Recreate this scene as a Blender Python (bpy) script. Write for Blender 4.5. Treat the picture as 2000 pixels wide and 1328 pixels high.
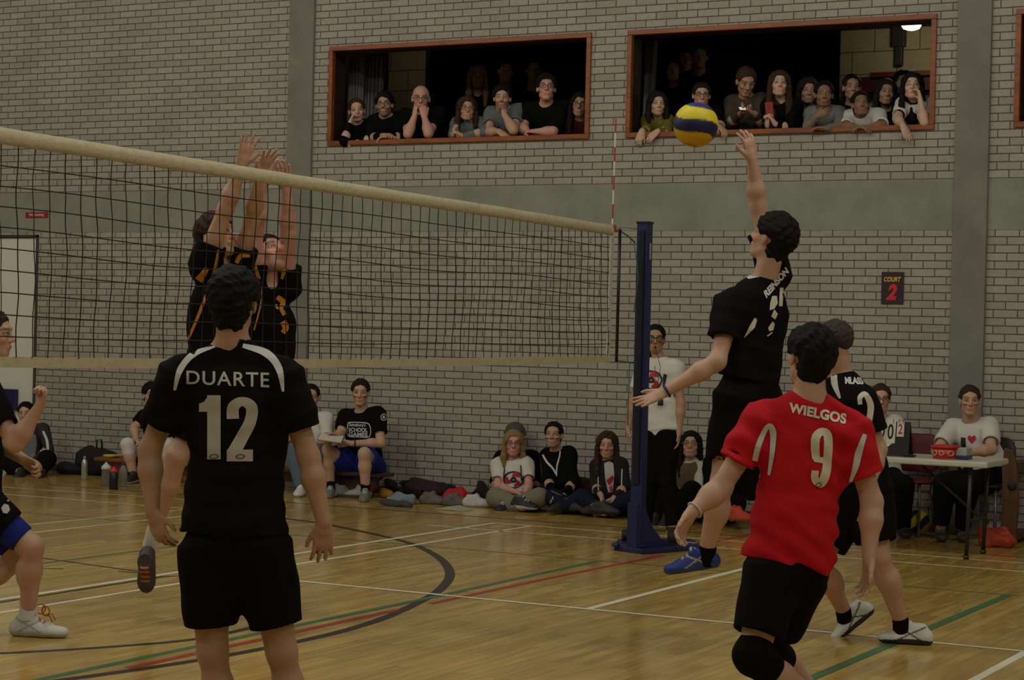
import bpy, bmesh, math, random
import numpy as np
from mathutils import Vector, Matrix
from mathutils.bvhtree import BVHTree
random.seed(7); rng = np.random.RandomState(7)
for o in list(bpy.data.objects): bpy.data.objects.remove(o)
SC = bpy.context.scene; COL = SC.collection

# ------------------------------------------------------------------ camera
FPX, YAW, PITCH, ROLL, CH, CD = 3886.42, .49033969, -.00497498, .02388359, 1.60426, 16.33045
_cy, _sy, _cp, _sp = math.cos(YAW), math.sin(YAW), math.cos(PITCH), math.sin(PITCH)
FW = np.array([-_sy*_cp, _cy*_cp, _sp]); _r = np.array([_cy, _sy, 0.]); _u = np.cross(_r, FW)
RT = math.cos(ROLL)*_r + math.sin(ROLL)*_u; UP = -math.sin(ROLL)*_r + math.cos(ROLL)*_u
CAM = np.array([0, -CD, CH])
cd = bpy.data.cameras.new('camera'); cam = bpy.data.objects.new('camera', cd); COL.objects.link(cam)
cd.sensor_width = 36; cd.lens = FPX/2000*36; cd.clip_end = 200
M = Matrix((RT, UP, -FW)).transposed().to_4x4(); M.translation = Vector(CAM); cam.matrix_world = M
SC.camera = cam
# ------------------------------------------------------------------ world, lamps, exposure
SC.view_settings.view_transform = 'Standard'; SC.view_settings.look = 'None'
SC.view_settings.exposure = 0.0; SC.view_settings.gamma = 1.0; SC.view_settings.use_curve_mapping = False
SC.cycles.use_denoising = True; SC.cycles.max_bounces = 5; SC.cycles.diffuse_bounces = 3; SC.cycles.glossy_bounces = 3
SC.cycles.sample_clamp_indirect = 4
W = bpy.data.worlds.new('world'); SC.world = W; W.use_nodes = True
W.node_tree.nodes['Background'].inputs[0].default_value = (1, .95, .85, 1)
W.node_tree.nodes['Background'].inputs[1].default_value = 0.0
LAMP = 240.0
for lx in (-16.5, -11.5, -6.5, -1.5, 3.5):
    for ly, pw in ((-7.6, 1.0), (-15.0, .75)):
        ld = bpy.data.lights.new('hall_lamp', 'POINT'); ld.shadow_soft_size = .35
        ld.energy = LAMP*pw; ld.color = (.97, .955, .85)
        lo = bpy.data.objects.new('hall_lamp', ld); lo.location = (lx, ly, 7.6); COL.objects.link(lo)

# ------------------------------------------------------------------ pixel -> place (true depths)
def ray(x, y): return FW + (x-1000)/FPX*RT - (y-664)/FPX*UP
def onz(x, y, z=0.):
    d = ray(x, y); return CAM + d*(z-CH)/d[2]
def ony(x, y, Y=0.):
    d = ray(x, y); return CAM + d*(Y+CD)/d[1]
def onx(x, y, X):
    d = ray(x, y); return CAM + d*X/d[0]
def atz(x, y, Z): return CAM + ray(x, y)*Z
RH = np.array([_cy, _sy, 0.]); FH = np.array([-_sy, _cy, 0.]); ZZ = np.array([0, 0, 1.])

# ------------------------------------------------------------------ materials
def nmat(name):
    m = bpy.data.materials.new(name); m.use_nodes = True
    nt = m.node_tree; return m, nt, nt.nodes['Principled BSDF']
_mc = {}
def mat(name, col, rough=.7, bump=0., bscale=60., var=.0, metal=0., emis=0., coat=0., trans=0., vcol=False, sss=0., spec=.4):
    if name in _mc: return _mc[name]
    m, nt, b = nmat(name); L = nt.links.new
    b.inputs['Base Color'].default_value = (*col, 1); b.inputs['Roughness'].default_value = rough
    b.inputs['Metallic'].default_value = metal; b.inputs['Coat Weight'].default_value = coat
    b.inputs['Transmission Weight'].default_value = trans; b.inputs['Specular IOR Level'].default_value = spec
    if emis: b.inputs['Emission Color'].default_value = (*col, 1); b.inputs['Emission Strength'].default_value = emis
    tc = nt.nodes.new('ShaderNodeTexCoord')
    src = None
    if vcol:
        a = nt.nodes.new('ShaderNodeAttribute'); a.attribute_name = 'Col'; src = a.outputs['Color']
    if var or vcol:
        n = nt.nodes.new('ShaderNodeTexNoise'); n.inputs['Scale'].default_value = bscale*.35; n.inputs['Detail'].default_value = 4
        L(tc.outputs['Object'], n.inputs['Vector'])
        mr = nt.nodes.new('ShaderNodeMapRange'); mr.inputs['To Min'].default_value = 1-var; mr.inputs['To Max'].default_value = 1+var
        L(n.outputs['Fac'], mr.inputs['Value'])
        mx = nt.nodes.new('ShaderNodeVectorMath'); mx.operation = 'SCALE'
        if src: L(src, mx.inputs[0])
        else: mx.inputs[0].default_value = col
        L(mr.outputs['Result'], mx.inputs['Scale']); L(mx.outputs['Vector'], b.inputs['Base Color'])
    if bump:
        n = nt.nodes.new('ShaderNodeTexNoise'); n.inputs['Scale'].default_value = bscale; n.inputs['Detail'].default_value = 3
        L(tc.outputs['Object'], n.inputs['Vector'])
        bp = nt.nodes.new('ShaderNodeBump'); bp.inputs['Strength'].default_value = bump; bp.inputs['Distance'].default_value = .01
        L(n.outputs['Fac'], bp.inputs['Height']); L(bp.outputs['Normal'], b.inputs['Normal'])
    _mc[name] = m; return m

def brick_mat(name, c1, c2, mortar, bw, rh, ms, ox=0., oz=0., rough=.85, bump=.5):
    m, nt, b = nmat(name); L = nt.links.new
    tc = nt.nodes.new('ShaderNodeTexCoord'); sp = nt.nodes.new('ShaderNodeSeparateXYZ'); cb = nt.nodes.new('ShaderNodeCombineXYZ')
    L(tc.outputs['Object'], sp.inputs[0])
    ax = nt.nodes.new('ShaderNodeMath'); ax.operation = 'ADD'; ax.inputs[1].default_value = ox
    az = nt.nodes.new('ShaderNodeMath'); az.operation = 'ADD'; az.inputs[1].default_value = oz
    L(sp.outputs['X'], ax.inputs[0]); L(sp.outputs['Z'], az.inputs[0]); L(ax.outputs[0], cb.inputs['X']); L(az.outputs[0], cb.inputs['Y'])
    t = nt.nodes.new('ShaderNodeTexBrick'); L(cb.outputs[0], t.inputs['Vector'])
    t.inputs['Scale'].default_value = 1; t.inputs['Brick Width'].default_value = bw; t.inputs['Row Height'].default_value = rh
    t.inputs['Mortar Size'].default_value = ms; t.inputs['Mortar Smooth'].default_value = .15; t.inputs['Bias'].default_value = -.2
    t.inputs['Color1'].default_value = (*c1, 1); t.inputs['Color2'].default_value = (*c2, 1); t.inputs['Mortar'].default_value = (*mortar, 1)
    n = nt.nodes.new('ShaderNodeTexNoise'); n.inputs['Scale'].default_value = 1.6; n.inputs['Detail'].default_value = 6
    L(tc.outputs['Object'], n.inputs['Vector'])
    n2 = nt.nodes.new('ShaderNodeTexNoise'); n2.inputs['Scale'].default_value = 26; n2.inputs['Detail'].default_value = 4
    L(tc.outputs['Object'], n2.inputs['Vector'])
    mr = nt.nodes.new('ShaderNodeMapRange'); mr.inputs['To Min'].default_value = .82; mr.inputs['To Max'].default_value = 1.18; L(n.outputs['Fac'], mr.inputs['Value'])
    mr2 = nt.nodes.new('ShaderNodeMapRange'); mr2.inputs['To Min'].default_value = .8; mr2.inputs['To Max'].default_value = 1.2; L(n2.outputs['Fac'], mr2.inputs['Value'])
    mm = nt.nodes.new('ShaderNodeMath'); mm.operation = 'MULTIPLY'; L(mr.outputs[0], mm.inputs[0]); L(mr2.outputs[0], mm.inputs[1])
    s = nt.nodes.new('ShaderNodeVectorMath'); s.operation = 'SCALE'; L(t.outputs['Color'], s.inputs[0]); L(mm.outputs[0], s.inputs['Scale'])
    L(s.outputs[0], b.inputs['Base Color']); b.inputs['Roughness'].default_value = rough
    inv = nt.nodes.new('ShaderNodeMath'); inv.operation = 'SUBTRACT'; inv.inputs[0].default_value = 1; L(t.outputs['Fac'], inv.inputs[1])
    ad = nt.nodes.new('ShaderNodeMath'); ad.operation = 'MULTIPLY_ADD'; ad.inputs[1].default_value = .15; L(n2.outputs['Fac'], ad.inputs[0]); L(inv.outputs[0], ad.inputs[2])
    bp = nt.nodes.new('ShaderNodeBump'); bp.inputs['Strength'].default_value = bump; bp.inputs['Distance'].default_value = .006
    L(ad.outputs[0], bp.inputs['Height']); L(bp.outputs['Normal'], b.inputs['Normal'])
    return m

def concrete_mat(name, col, rough=.85):
    m, nt, b = nmat(name); L = nt.links.new
    tc = nt.nodes.new('ShaderNodeTexCoord')
    n = nt.nodes.new('ShaderNodeTexNoise'); n.inputs['Scale'].default_value = 2.2; n.inputs['Detail'].default_value = 8; n.inputs['Roughness'].default_value = .65
    n2 = nt.nodes.new('ShaderNodeTexNoise'); n2.inputs['Scale'].default_value = 40; n2.inputs['Detail'].default_value = 3
    L(tc.outputs['Object'], n.inputs['Vector']); L(tc.outputs['Object'], n2.inputs['Vector'])
    r = nt.nodes.new('ShaderNodeValToRGB'); r.color_ramp.elements[0].position = .3; r.color_ramp.elements[1].position = .7
    r.color_ramp.elements[0].color = (*[c*.78 for c in col], 1); r.color_ramp.elements[1].color = (*[c*1.15 for c in col], 1)
    L(n.outputs['Fac'], r.inputs['Fac']); L(r.outputs['Color'], b.inputs['Base Color']); b.inputs['Roughness'].default_value = rough
    bp = nt.nodes.new('ShaderNodeBump'); bp.inputs['Strength'].default_value = .25; bp.inputs['Distance'].default_value = .004
    L(n2.outputs['Fac'], bp.inputs['Height']); L(bp.outputs['Normal'], b.inputs['Normal'])
    return m

def wood_mat(name, c1, c2, axis='Z', scale=9., rough=.45):
    m, nt, b = nmat(name); L = nt.links.new
    tc = nt.nodes.new('ShaderNodeTexCoord'); mp = nt.nodes.new('ShaderNodeMapping')
    sc = {'X': (.15, 1, 1), 'Y': (1, .15, 1), 'Z': (1, 1, .15)}[axis]; mp.inputs['Scale'].default_value = [v*scale for v in sc]
    L(tc.outputs['Object'], mp.inputs['Vector'])
    n = nt.nodes.new('ShaderNodeTexNoise'); n.inputs['Scale'].default_value = 2.5; n.inputs['Detail'].default_value = 6; n.inputs['Distortion'].default_value = 1.2
    L(mp.outputs[0], n.inputs['Vector'])
    r = nt.nodes.new('ShaderNodeValToRGB'); r.color_ramp.elements[0].position = .35; r.color_ramp.elements[1].position = .65
    r.color_ramp.elements[0].color = (*c1, 1); r.color_ramp.elements[1].color = (*c2, 1)
    L(n.outputs['Fac'], r.inputs['Fac']); L(r.outputs['Color'], b.inputs['Base Color']); b.inputs['Roughness'].default_value = rough
    return m

# ------------------------------------------------------------------ object helpers
def link(name, me, parent=None, m=None, **kw):
    o = bpy.data.objects.new(name, me); COL.objects.link(o)
    if m is not None: me.materials.append(m)
    if parent is not None: o.parent = parent; o.matrix_parent_inverse = Matrix.Translation(-Vector(parent.location))
    for k, v in kw.items(): o[k] = v
    return o
def thing(name, label, cat, loc=(0, 0, 0), group=None):
    o = bpy.data.objects.new(name, None); COL.objects.link(o); o.location = [float(v) for v in loc]; o.empty_display_size = .1
    o['label'] = label; o['category'] = cat
    if group: o['group'] = group
    return o
def tag(o, label, cat, group=None):
    o['label'] = label; o['category'] = cat
    if group: o['group'] = group
    return o
class MB:
    def __init__(s): s.bm = bmesh.new()
    def hexa(s, P):
        v = [s.bm.verts.new([float(c) for c in p]) for p in P]
        for f in ((0, 3, 2, 1), (4, 5, 6, 7), (0, 1, 5, 4), (1, 2, 6, 5), (2, 3, 7, 6), (3, 0, 4, 7)): s.bm.faces.new([v[i] for i in f])
        return s
    def box(s, x0, x1, y0, y1, z0, z1):
        return s.hexa([(x0, y0, z0), (x1, y0, z0), (x1, y1, z0), (x0, y1, z0), (x0, y0, z1), (x1, y0, z1), (x1, y1, z1), (x0, y1, z1)])
    def obox(s, c, ax, ay, az, hx, hy, hz):
        c = np.asarray(c, float); P = []
        for dz in (-1, 1):
            for dx, dy in ((-1, -1), (1, -1), (1, 1), (-1, 1)): P.append(c+ax*dx*hx+ay*dy*hy+az*dz*hz)
        return s.hexa(P)
    def tube(s, pts, r, n=8, cap=True):
        pts = [np.asarray(p, float) for p in pts]; rs = r if hasattr(r, '__len__') else [r]*len(pts); rings = []
        t0 = pts[1]-pts[0]; a = np.cross(t0, [0, 0, 1.]); 
        if np.linalg.norm(a) < 1e-6: a = np.array([1., 0, 0])
        a /= np.linalg.norm(a)
        for i, p in enumerate(pts):
            t = (pts[min(i+1, len(pts)-1)]-pts[max(i-1, 0)]); t = t/np.linalg.norm(t)
            a = a-t*(a@t); a /= np.linalg.norm(a); b = np.cross(t, a)
            rings.append([s.bm.verts.new(p+rs[i]*(math.cos(2*math.pi*k/n)*a+math.sin(2*math.pi*k/n)*b)) for k in range(n)])
        for i in range(len(rings)-1):
            for k in range(n): s.bm.faces.new((rings[i][k], rings[i][(k+1) % n], rings[i+1][(k+1) % n], rings[i+1][k]))
        if cap: s.bm.faces.new(rings[0][::-1]); s.bm.faces.new(rings[-1])
        return s
    def lathe(s, c, prof, n=24, ax=None):
        c = np.asarray(c, float); ax = ZZ if ax is None else np.asarray(ax, float)/np.linalg.norm(ax)
        a = np.cross(ax, [.3, .9, .1]); a /= np.linalg.norm(a); b = np.cross(ax, a); rings = []
        for r, z in prof: rings.append([s.bm.verts.new(c+ax*z+max(r, 1e-4)*(math.cos(2*math.pi*k/n)*a+math.sin(2*math.pi*k/n)*b)) for k in range(n)])
        for i in range(len(rings)-1):
            for k in range(n): s.bm.faces.new((rings[i][k], rings[i][(k+1) % n], rings[i+1][(k+1) % n], rings[i+1][k]))
        s.bm.faces.new(rings[0][::-1]); s.bm.faces.new(rings[-1])
        return s
    def torus(s, c, n, R, r, ns=20, m=6, sx=1., u=None):
        n = np.asarray(n, float)/np.linalg.norm(n); u = np.cross(ZZ, n) if u is None else u; u /= np.linalg.norm(u); v = np.cross(n, u)
        pts = [np.asarray(c)+R*(sx*math.cos(t)*u+math.sin(t)*v) for t in np.linspace(0, 2*math.pi, ns+1)]
        return s.tube(pts, r, m, cap=False)
    def poly(s, P):
        s.bm.faces.new([s.bm.verts.new([float(c) for c in p]) for p in P]); return s
    def build(s, name, m=None, parent=None, smooth=False, bevel=0., **kw):
        bmesh.ops.recalc_face_normals(s.bm, faces=s.bm.faces)
        me = bpy.data.meshes.new(name)
        if smooth:
            for f in s.bm.faces: f.smooth = True
        s.bm.to_mesh(me); s.bm.free()
        o = link(name, me, parent, m, **kw)
        if bevel:
            b = o.modifiers.new('bevel', 'BEVEL'); b.width = bevel; b.segments = 2; b.limit_method = 'ANGLE'
        return o

# ------------------------------------------------------------------ hall
S = dict(kind='structure')
bands = dict(z0=2.525, z1=2.950)
G = [(-10.81, -7.965), (-7.60, -4.76), (ony(1984, 100)[0], -1.2)]; GZ0, GZ1 = 3.365, 4.333
XL, XR, YF, ZC = -19., 6., -27., 8.4
TW = .24
JX = ony(1285.6, 458)[0]
brick = brick_mat('buff_brick', (.352, .335, .29), (.285, .268, .232), (.088, .08, .06), .2, .0667, .0052, ox=.03, oz=0.0, bump=.6)
brick_up = brick_mat('buff_brick_upper', (.352, .335, .29), (.285, .268, .232), (.088, .08, .06), .2, .0667, .0052, ox=.03, oz=-.017, bump=.6)
conc = concrete_mat('grey_concrete', (.25, .262, .22))
conc_p = concrete_mat('pillar_concrete', (.195, .2, .175))
b = MB()
DX1 = ony(68, 700, 0)[0]; DZ = ony(60, 461, 0)[2]; DX0 = DX1-1.9
b.box(DX1, XR, 0, TW, 0, bands['z0']); b.box(XL, DX0, 0, TW, 0, bands['z0']); b.box(DX0, DX1, 0, TW, DZ, bands['z0'])
b.build('wall_back', brick, **S)
b = MB()
b.box(XL, XR, 0, TW, bands['z1'], GZ0); b.box(XL, XR, 0, TW, GZ1, ZC)
xs = [XL]+[v for g in G for v in g]+[XR]
for i in range(0, len(xs), 2): b.box(xs[i], xs[i+1], 0, TW, GZ0, GZ1)
b.build('wall_back_upper', brick_up, **S)
MB().box(XL, XR, -.004, TW, bands['z0'], bands['z1']).build('trim_1', conc, **S)
MB().box(-11.28, -10.99, -.035, .02, 0, ZC).build('trim_2', conc_p, bevel=.008, **S)
p4 = ony(1927, 900, 0)[0]; 
MB().box(-4.58, -4.58+.285, -.035, .02, 0, ZC).build('trim_3', conc_p, bevel=.008, **S)
skirt = mat('dark_skirting', (.055, .04, .032), .5)
b = MB()
for x0, x1 in ((XL, DX0-.05), (DX1+.05, -11.285), (-10.985, -4.585), (-4.29, XR)): b.box(x0, x1, -.02, 0, 0, .065)
b.build('baseboard_back', skirt, **S)
# hall shell
plaster = mat('hall_plaster', (.30, .27, .22), .9, var=.08, bscale=4)
MB().box(XL-.2, XL, YF, TW, 0, ZC).build('wall_left', plaster, **S)
MB().box(XR, XR+.2, YF, TW, 0, ZC).build('wall_right', plaster, **S)
MB().box(XL, XR, YF-.2, YF, 0, ZC).build('wall_front', plaster, **S)
MB().box(XL-.2, XR+.2, YF-.2, TW, ZC, ZC+.2).build('ceiling', mat('ceiling_paint', (.30, .28, .24), .9), **S)
# floor: narrow maple strips running away from the camera side to the brick wall
m, nt, pb = nmat('sprung_wood_floor'); L = nt.links.new
tc = nt.nodes.new('ShaderNodeTexCoord'); sp = nt.nodes.new('ShaderNodeSeparateXYZ'); cb = nt.nodes.new('ShaderNodeCombineXYZ')
L(tc.outputs['Object'], sp.inputs[0]); L(sp.outputs['Y'], cb.inputs['X']); L(sp.outputs['X'], cb.inputs['Y'])
t = nt.nodes.new('ShaderNodeTexBrick'); L(cb.outputs[0], t.inputs['Vector']); t.offset = .37; t.offset_frequency = 3
for k, v in {'Scale': 1, 'Brick Width': .55, 'Row Height': .062, 'Mortar Size': .0008, 'Bias': 0}.items(): t.inputs[k].default_value = v
t.inputs['Color1'].default_value = (.57, .39, .10, 1); t.inputs['Color2'].default_value = (.42, .265, .065, 1); t.inputs['Mortar'].default_value = (.24, .14, .045, 1)
mp = nt.nodes.new('ShaderNodeMapping'); mp.inputs['Scale'].default_value = (14, 1.1, 1); L(tc.outputs['Object'], mp.inputs['Vector'])
n = nt.nodes.new('ShaderNodeTexNoise'); n.inputs['Scale'].default_value = 2; n.inputs['Detail'].default_value = 6; L(mp.outputs[0], n.inputs['Vector'])
n3 = nt.nodes.new('ShaderNodeTexNoise'); n3.inputs['Scale'].default_value = 2.2; n3.inputs['Detail'].default_value = 5; mp3 = nt.nodes.new('ShaderNodeMapping'); mp3.inputs['Scale'].default_value = (1.6, .5, 1); L(tc.outputs['Object'], mp3.inputs['Vector']); L(mp3.outputs[0], n3.inputs['Vector'])
mr = nt.nodes.new('ShaderNodeMapRange'); mr.inputs['To Min'].default_value = .62; mr.inputs['To Max'].default_value = 1.38; L(n.outputs['Fac'], mr.inputs['Value'])
mr3 = nt.nodes.new('ShaderNodeMapRange'); mr3.inputs['To Min'].default_value = .70; mr3.inputs['To Max'].default_value = 1.28; L(n3.outputs['Fac'], mr3.inputs['Value'])
mm = nt.nodes.new('ShaderNodeMath'); mm.operation = 'MULTIPLY'; L(mr.outputs[0], mm.inputs[0]); L(mr3.outputs[0], mm.inputs[1])
sv = nt.nodes.new('ShaderNodeVectorMath'); sv.operation = 'SCALE'; L(t.outputs['Color'], sv.inputs[0]); L(mm.outputs[0], sv.inputs['Scale'])
L(sv.outputs[0], pb.inputs['Base Color'])
rr = nt.nodes.new('ShaderNodeMapRange'); rr.inputs['To Min'].default_value = .10; rr.inputs['To Max'].default_value = .22; L(n.outputs['Fac'], rr.inputs['Value']); L(rr.outputs[0], pb.inputs['Roughness'])
pb.inputs['Specular IOR Level'].default_value = .6
floor_m = m
MB().box(XL-.2, XR+.2, YF-.2, TW, -.1, 0).build('floor', floor_m, **S)

# painted court lines, each a thin strip on the floor
def strip(name, pts, w, m, z=.0012):
    pts = [np.array([p[0], p[1], 0.]) for p in pts]; b = MB(); vs = []
    for i, p in enumerate(pts):
        t = pts[min(i+1, len(pts)-1)]-pts[max(i-1, 0)]; t /= np.linalg.norm(t); nn = np.array([-t[1], t[0], 0])
        vs.append((b.bm.verts.new((p[0]+nn[0]*w/2, p[1]+nn[1]*w/2, z)), b.bm.verts.new((p[0]-nn[0]*w/2, p[1]-nn[1]*w/2, z))))
    for i in range(len(vs)-1): b.bm.faces.new((vs[i][0], vs[i][1], vs[i+1][1], vs[i+1][0]))
    o = b.build(name, m, **S)
    for p in o.data.polygons:
        if p.normal.z < 0: o.data.flip_normals(); break
    return o
lw_ = dict(rough=.3, var=.08, bscale=30)
WHT = mat('line_white', (.85, .82, .64), **lw_); GRN = mat('line_green', (.045, .16, .065), **lw_)
RED = mat('line_red', (.42, .035, .02), **lw_); BLK = mat('line_black', (.016, .014, .013), **lw_)
ti = [10]
def line(pix, w, m, z=.0012, ext0=None, ext1=None):
    P = [onz(*q) for q in pix]
    ti[0] += 1
    strip('trim_%d' % ti[0], P, w, m, z)
def yline(x, y0, y1, w, m, z=.0012): ti[0] += 1; strip('trim_%d' % ti[0], [(x, y0), (x, y1)], w, m, z)
def xline(y, x0, x1, w, m, z=.0012): ti[0] += 1; strip('trim_%d' % ti[0], [(x0, y), (x1, y)], w, m, z)
XC, XD_ = onz(480, 1097)[0], onz(800, 1066)[0]; YC = onz(1440, 1218)[1]; Y1, Y2 = onz(1130, 1034)[1], onz(1300, 1062)[1]
yline(XC, -13, Y1, .05, WHT, .0016); yline(XD_, -13, Y1, .04, WHT)
yline(XC+.07, -13, onz(340, 1127)[1], .035, BLK, .0010)
xline(YC, XC, 6, .042, WHT, .0020)
yline(-5.005, YC, onz(1462, 1107)[1]+.6, .05, WHT); yline(-3.13, -13, onz(1966, 1161)[1], .06, GRN, .0016)
xline(Y1, XC, 6, .035, WHT); xline(Y2, XC-.35, 6, .035, WHT)
yline(onz(1990, 1281)[0], -12, YC, .05, WHT)
xline(onz(1170, 1095)[1], -16, onz(1990, 1163)[0], .03, GRN, .0009)
line([(40, 1335), (600, 1217), (852, 1165), (1170, 1095)], .05, GRN, .0014)
line([(250, 1305), (500, 1251), (777, 1191)], .05, RED, .0010); line([(841, 1179), (1060, 1132), (1296, 1084)], .05, RED, .0014)
yline(onz(1360, 1066)[0], onz(1330, 1070)[1], -.3, .05, RED, .0006)
line([(75, 1101), (350, 1066)], .03, GRN); line([(-150, 1040), (64, 1024), (347, 996.5), (560, 976)], .03, WHT, .0011)
line([(-150, 1063), (76, 1039), (341, 1010), (560, 988)], .03, WHT, .0011)
line([(-80, 946), (0, 951), (279, 970), (560, 989)], .03, WHT); line([(-80, 960), (18, 966), (282, 987), (560, 1008)], .03, WHT)
line([(0, 1077), (75, 1089), (270, 1116)], .03, BLK, .0009); line([(75, 1110), (124, 1111)], .03, BLK); line([(232, 1116), (270, 1119)], .03, BLK)
line([(311, 1126), (420, 1123)], .03, BLK, .0008)
def smooth_pts(pts, n=8):
    P = [np.array(p, float) for p in pts]; out = []
    for i in range(len(P)-1):
        p0, p1, p2, p3 = P[max(i-1, 0)], P[i], P[i+1], P[min(i+2, len(P)-1)]
        for k in range(n):
            t = k/n; out.append(.5*((2*p1)+(-p0+p2)*t+(2*p0-5*p1+4*p2-p3)*t*t+(-p0+3*p1-3*p2+p3)*t**3))
    return out+[P[-1]]
arc = [onz(*q)[:2] for q in [(400, 994), (567, 1014), (652, 1027), (760, 1050), (819, 1068), (863, 1094), (879, 1122), (862, 1149), (826, 1172), (750, 1207), (640, 1240), (460, 1277), (280, 1306), (120, 1328), (0, 1342)]]
strip('trim_50', smooth_pts(arc), .065, BLK, .0007)
arc2 = [onz(*q)[:2] for q in [(-60, 1278), (0, 1276), (192, 1265), (383, 1248), (505, 1222), (560, 1206)]]
strip('trim_51', smooth_pts(arc2), .055, BLK, .0007)
xline(onz(1000, 1014)[1], -13, 6, .04, mat('line_brown', (.10, .045, .02), .35), .0010)

# door at the left, sign on the concrete band
door_m = mat('door_paint', (.64, .65, .58), .55, var=.05, bscale=5)
b = MB(); b.box(DX0, DX1, .02, .06, 0.01, DZ-.02)
d = b.build('door_1', door_m, **S)
fr = mat('door_frame_dark', (.05, .045, .04), .5)
MB().box(DX1-.012, DX1+.02, -.01, .1, 0, DZ+.01).build('door_frame', fr, d)
MB().box(DX0, DX1+.02, -.01, .1, DZ-.012, DZ+.012).build('door_frame', fr, d)
MB().box(DX0+.94, DX0+.95, .012, .021, 0, DZ-.02).build('door_gap', fr, d)
q0, q1 = ony(-40, 757, 0), ony(33, 801, 0)
bx = MB().box(q0[0], q1[0], -.05, .018, q1[2], q0[2]).build('letter_tray', mat('dark_blue_plastic', (.012, .014, .08), .4), bevel=.006)
tag(bx, 'dark blue plastic panel fixed low on the white door', 'panel')
def text_mesh(txt, bold=0., font=None, spacing=1.0, shear=0., size=1.):
    c = bpy.data.curves.new('t', 'FONT'); c.body = txt; c.size = size; c.offset = bold; c.space_character = spacing; c.shear = shear
    c.resolution_u = 6
    if font: c.font = font
    o = bpy.data.objects.new('t', c); COL.objects.link(o)
    me = bpy.data.meshes.new_from_object(o.evaluated_get(bpy.context.evaluated_depsgraph_get()))
    bpy.data.objects.remove(o); return me
def text_flat(txt, origin, ux, uy, w, h, name, m, parent, bold=0., shear=0., n=None, spacing=1., lift=.002):
    """text fitted in a w x h box centred at origin, axes ux (reading direction) and uy (up)"""
    me = text_mesh(txt, bold, shear=shear, spacing=spacing)
    co = np.array([v.co[:] for v in me.vertices]); lo = co.min(0); hi = co.max(0); n = np.cross(ux, uy)
    for v in me.vertices:
        a = (v.co.x-(lo[0]+hi[0])/2)/(hi[0]-lo[0])*w; c = (v.co.y-(lo[1]+hi[1])/2)/(hi[1]-lo[1])*h
        v.co = Vector(np.asarray(origin)+ux*a+uy*c+n*lift)
    me.materials.clear(); return link(name, me, parent, m)
X1 = np.array([1., 0, 0])
c = ony(73, 420, 0)
sg = MB().box(c[0]-.155, c[0]+.155, -.012, -.005, c[2]-.03, c[2]+.03).build('no_smoking_sign', mat('sign_red', (.30, .02, .02), .4))
tag(sg, 'small red no smoking sign with white letters on the concrete band', 'sign')
text_flat('No smoking', (c[0], -.012, c[2]), X1, ZZ, .2, .035, 'lettering', mat('sign_white', (.7, .7, .65), .5), sg, .01)
A, B = ony(1723, 531, 0), ony(1766, 594, 0); A2 = ony(1766, 531, 0)
cx, cz = (A[0]+A2[0])/2, (A[2]+B[2])/2; w, h = abs(A2[0]-A[0]), A[2]-B[2]
sg = MB().box(cx-w/2, cx+w/2, -.012, 0, cz-h/2, cz+h/2).build('court_sign', mat('sign_black', (.025, .018, .018), .5), bevel=.001)
tag(sg, 'black court 2 sign with yellow word and red number on brick wall', 'sign')
text_flat('COURT', (cx+.0, -.012, cz+h*.27), X1, ZZ, w*.78, h*.15, 'lettering', mat('sign_yellow', (.75, .45, .01), .5), sg, .03, shear=.25)
text_flat('2', (cx-.005, -.012, cz-h*.13), X1, ZZ, w*.5, h*.5, 'number', mat('sign_red2', (.62, .02, .03), .5), sg, .05, shear=.25)

# gallery openings with timber frames, and the dark room behind
pine = wood_mat('orange_pine', (.17, .042, .007), (.29, .075, .010), 'X', 6, .35)
def frame(i, x0, x1):
    f = .045; b = MB(); y0, y1 = -.025, .03
    b.box(x0, x1, y0, TW+.01, GZ0, GZ0+f); b.box(x0, x1, y0, y1, GZ1-f, GZ1); b.box(x0, x0+f, y0, y1, GZ0+f, GZ1-f); b.box(x1-f, x1, y0, y1, GZ0+f, GZ1-f)
    o = b.build('window_%d' % i, pine, bevel=.004, **S)
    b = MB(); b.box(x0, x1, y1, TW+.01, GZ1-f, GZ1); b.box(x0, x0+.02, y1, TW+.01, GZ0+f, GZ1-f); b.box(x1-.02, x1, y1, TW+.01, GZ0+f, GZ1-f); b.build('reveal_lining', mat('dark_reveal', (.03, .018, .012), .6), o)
for i, g in enumerate(G): frame(i+1, *g)
GF = 2.40; GB = 3.6; GT = 4.62
block = brick_mat('painted_blockwork', (.34, .32, .25), (.29, .27, .21), (.10, .09, .07), .45, .22, .006, bump=.4)
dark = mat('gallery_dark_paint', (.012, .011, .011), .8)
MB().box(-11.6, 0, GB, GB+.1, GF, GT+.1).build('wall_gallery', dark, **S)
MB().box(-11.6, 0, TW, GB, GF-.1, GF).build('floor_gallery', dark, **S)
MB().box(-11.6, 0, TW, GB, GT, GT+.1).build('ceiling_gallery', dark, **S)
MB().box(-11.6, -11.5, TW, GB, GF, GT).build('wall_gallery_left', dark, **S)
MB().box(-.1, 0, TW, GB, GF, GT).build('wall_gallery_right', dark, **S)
a, c2 = ony(752, 150, 2.2)[0], ony(862, 150, 2.2)[0]
MB().box(a-1.2, c2-.2, 2.2, 2.3, GF, GT).build('wall_gallery_block', block, **S)
a, c2 = ony(1640, 150, 2.4)[0], ony(1850, 150, 2.4)[0]
MB().box(a, c2+.4, 2.4, 2.5, GF, GT).build('wall_gallery_lit', block, **S)
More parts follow.
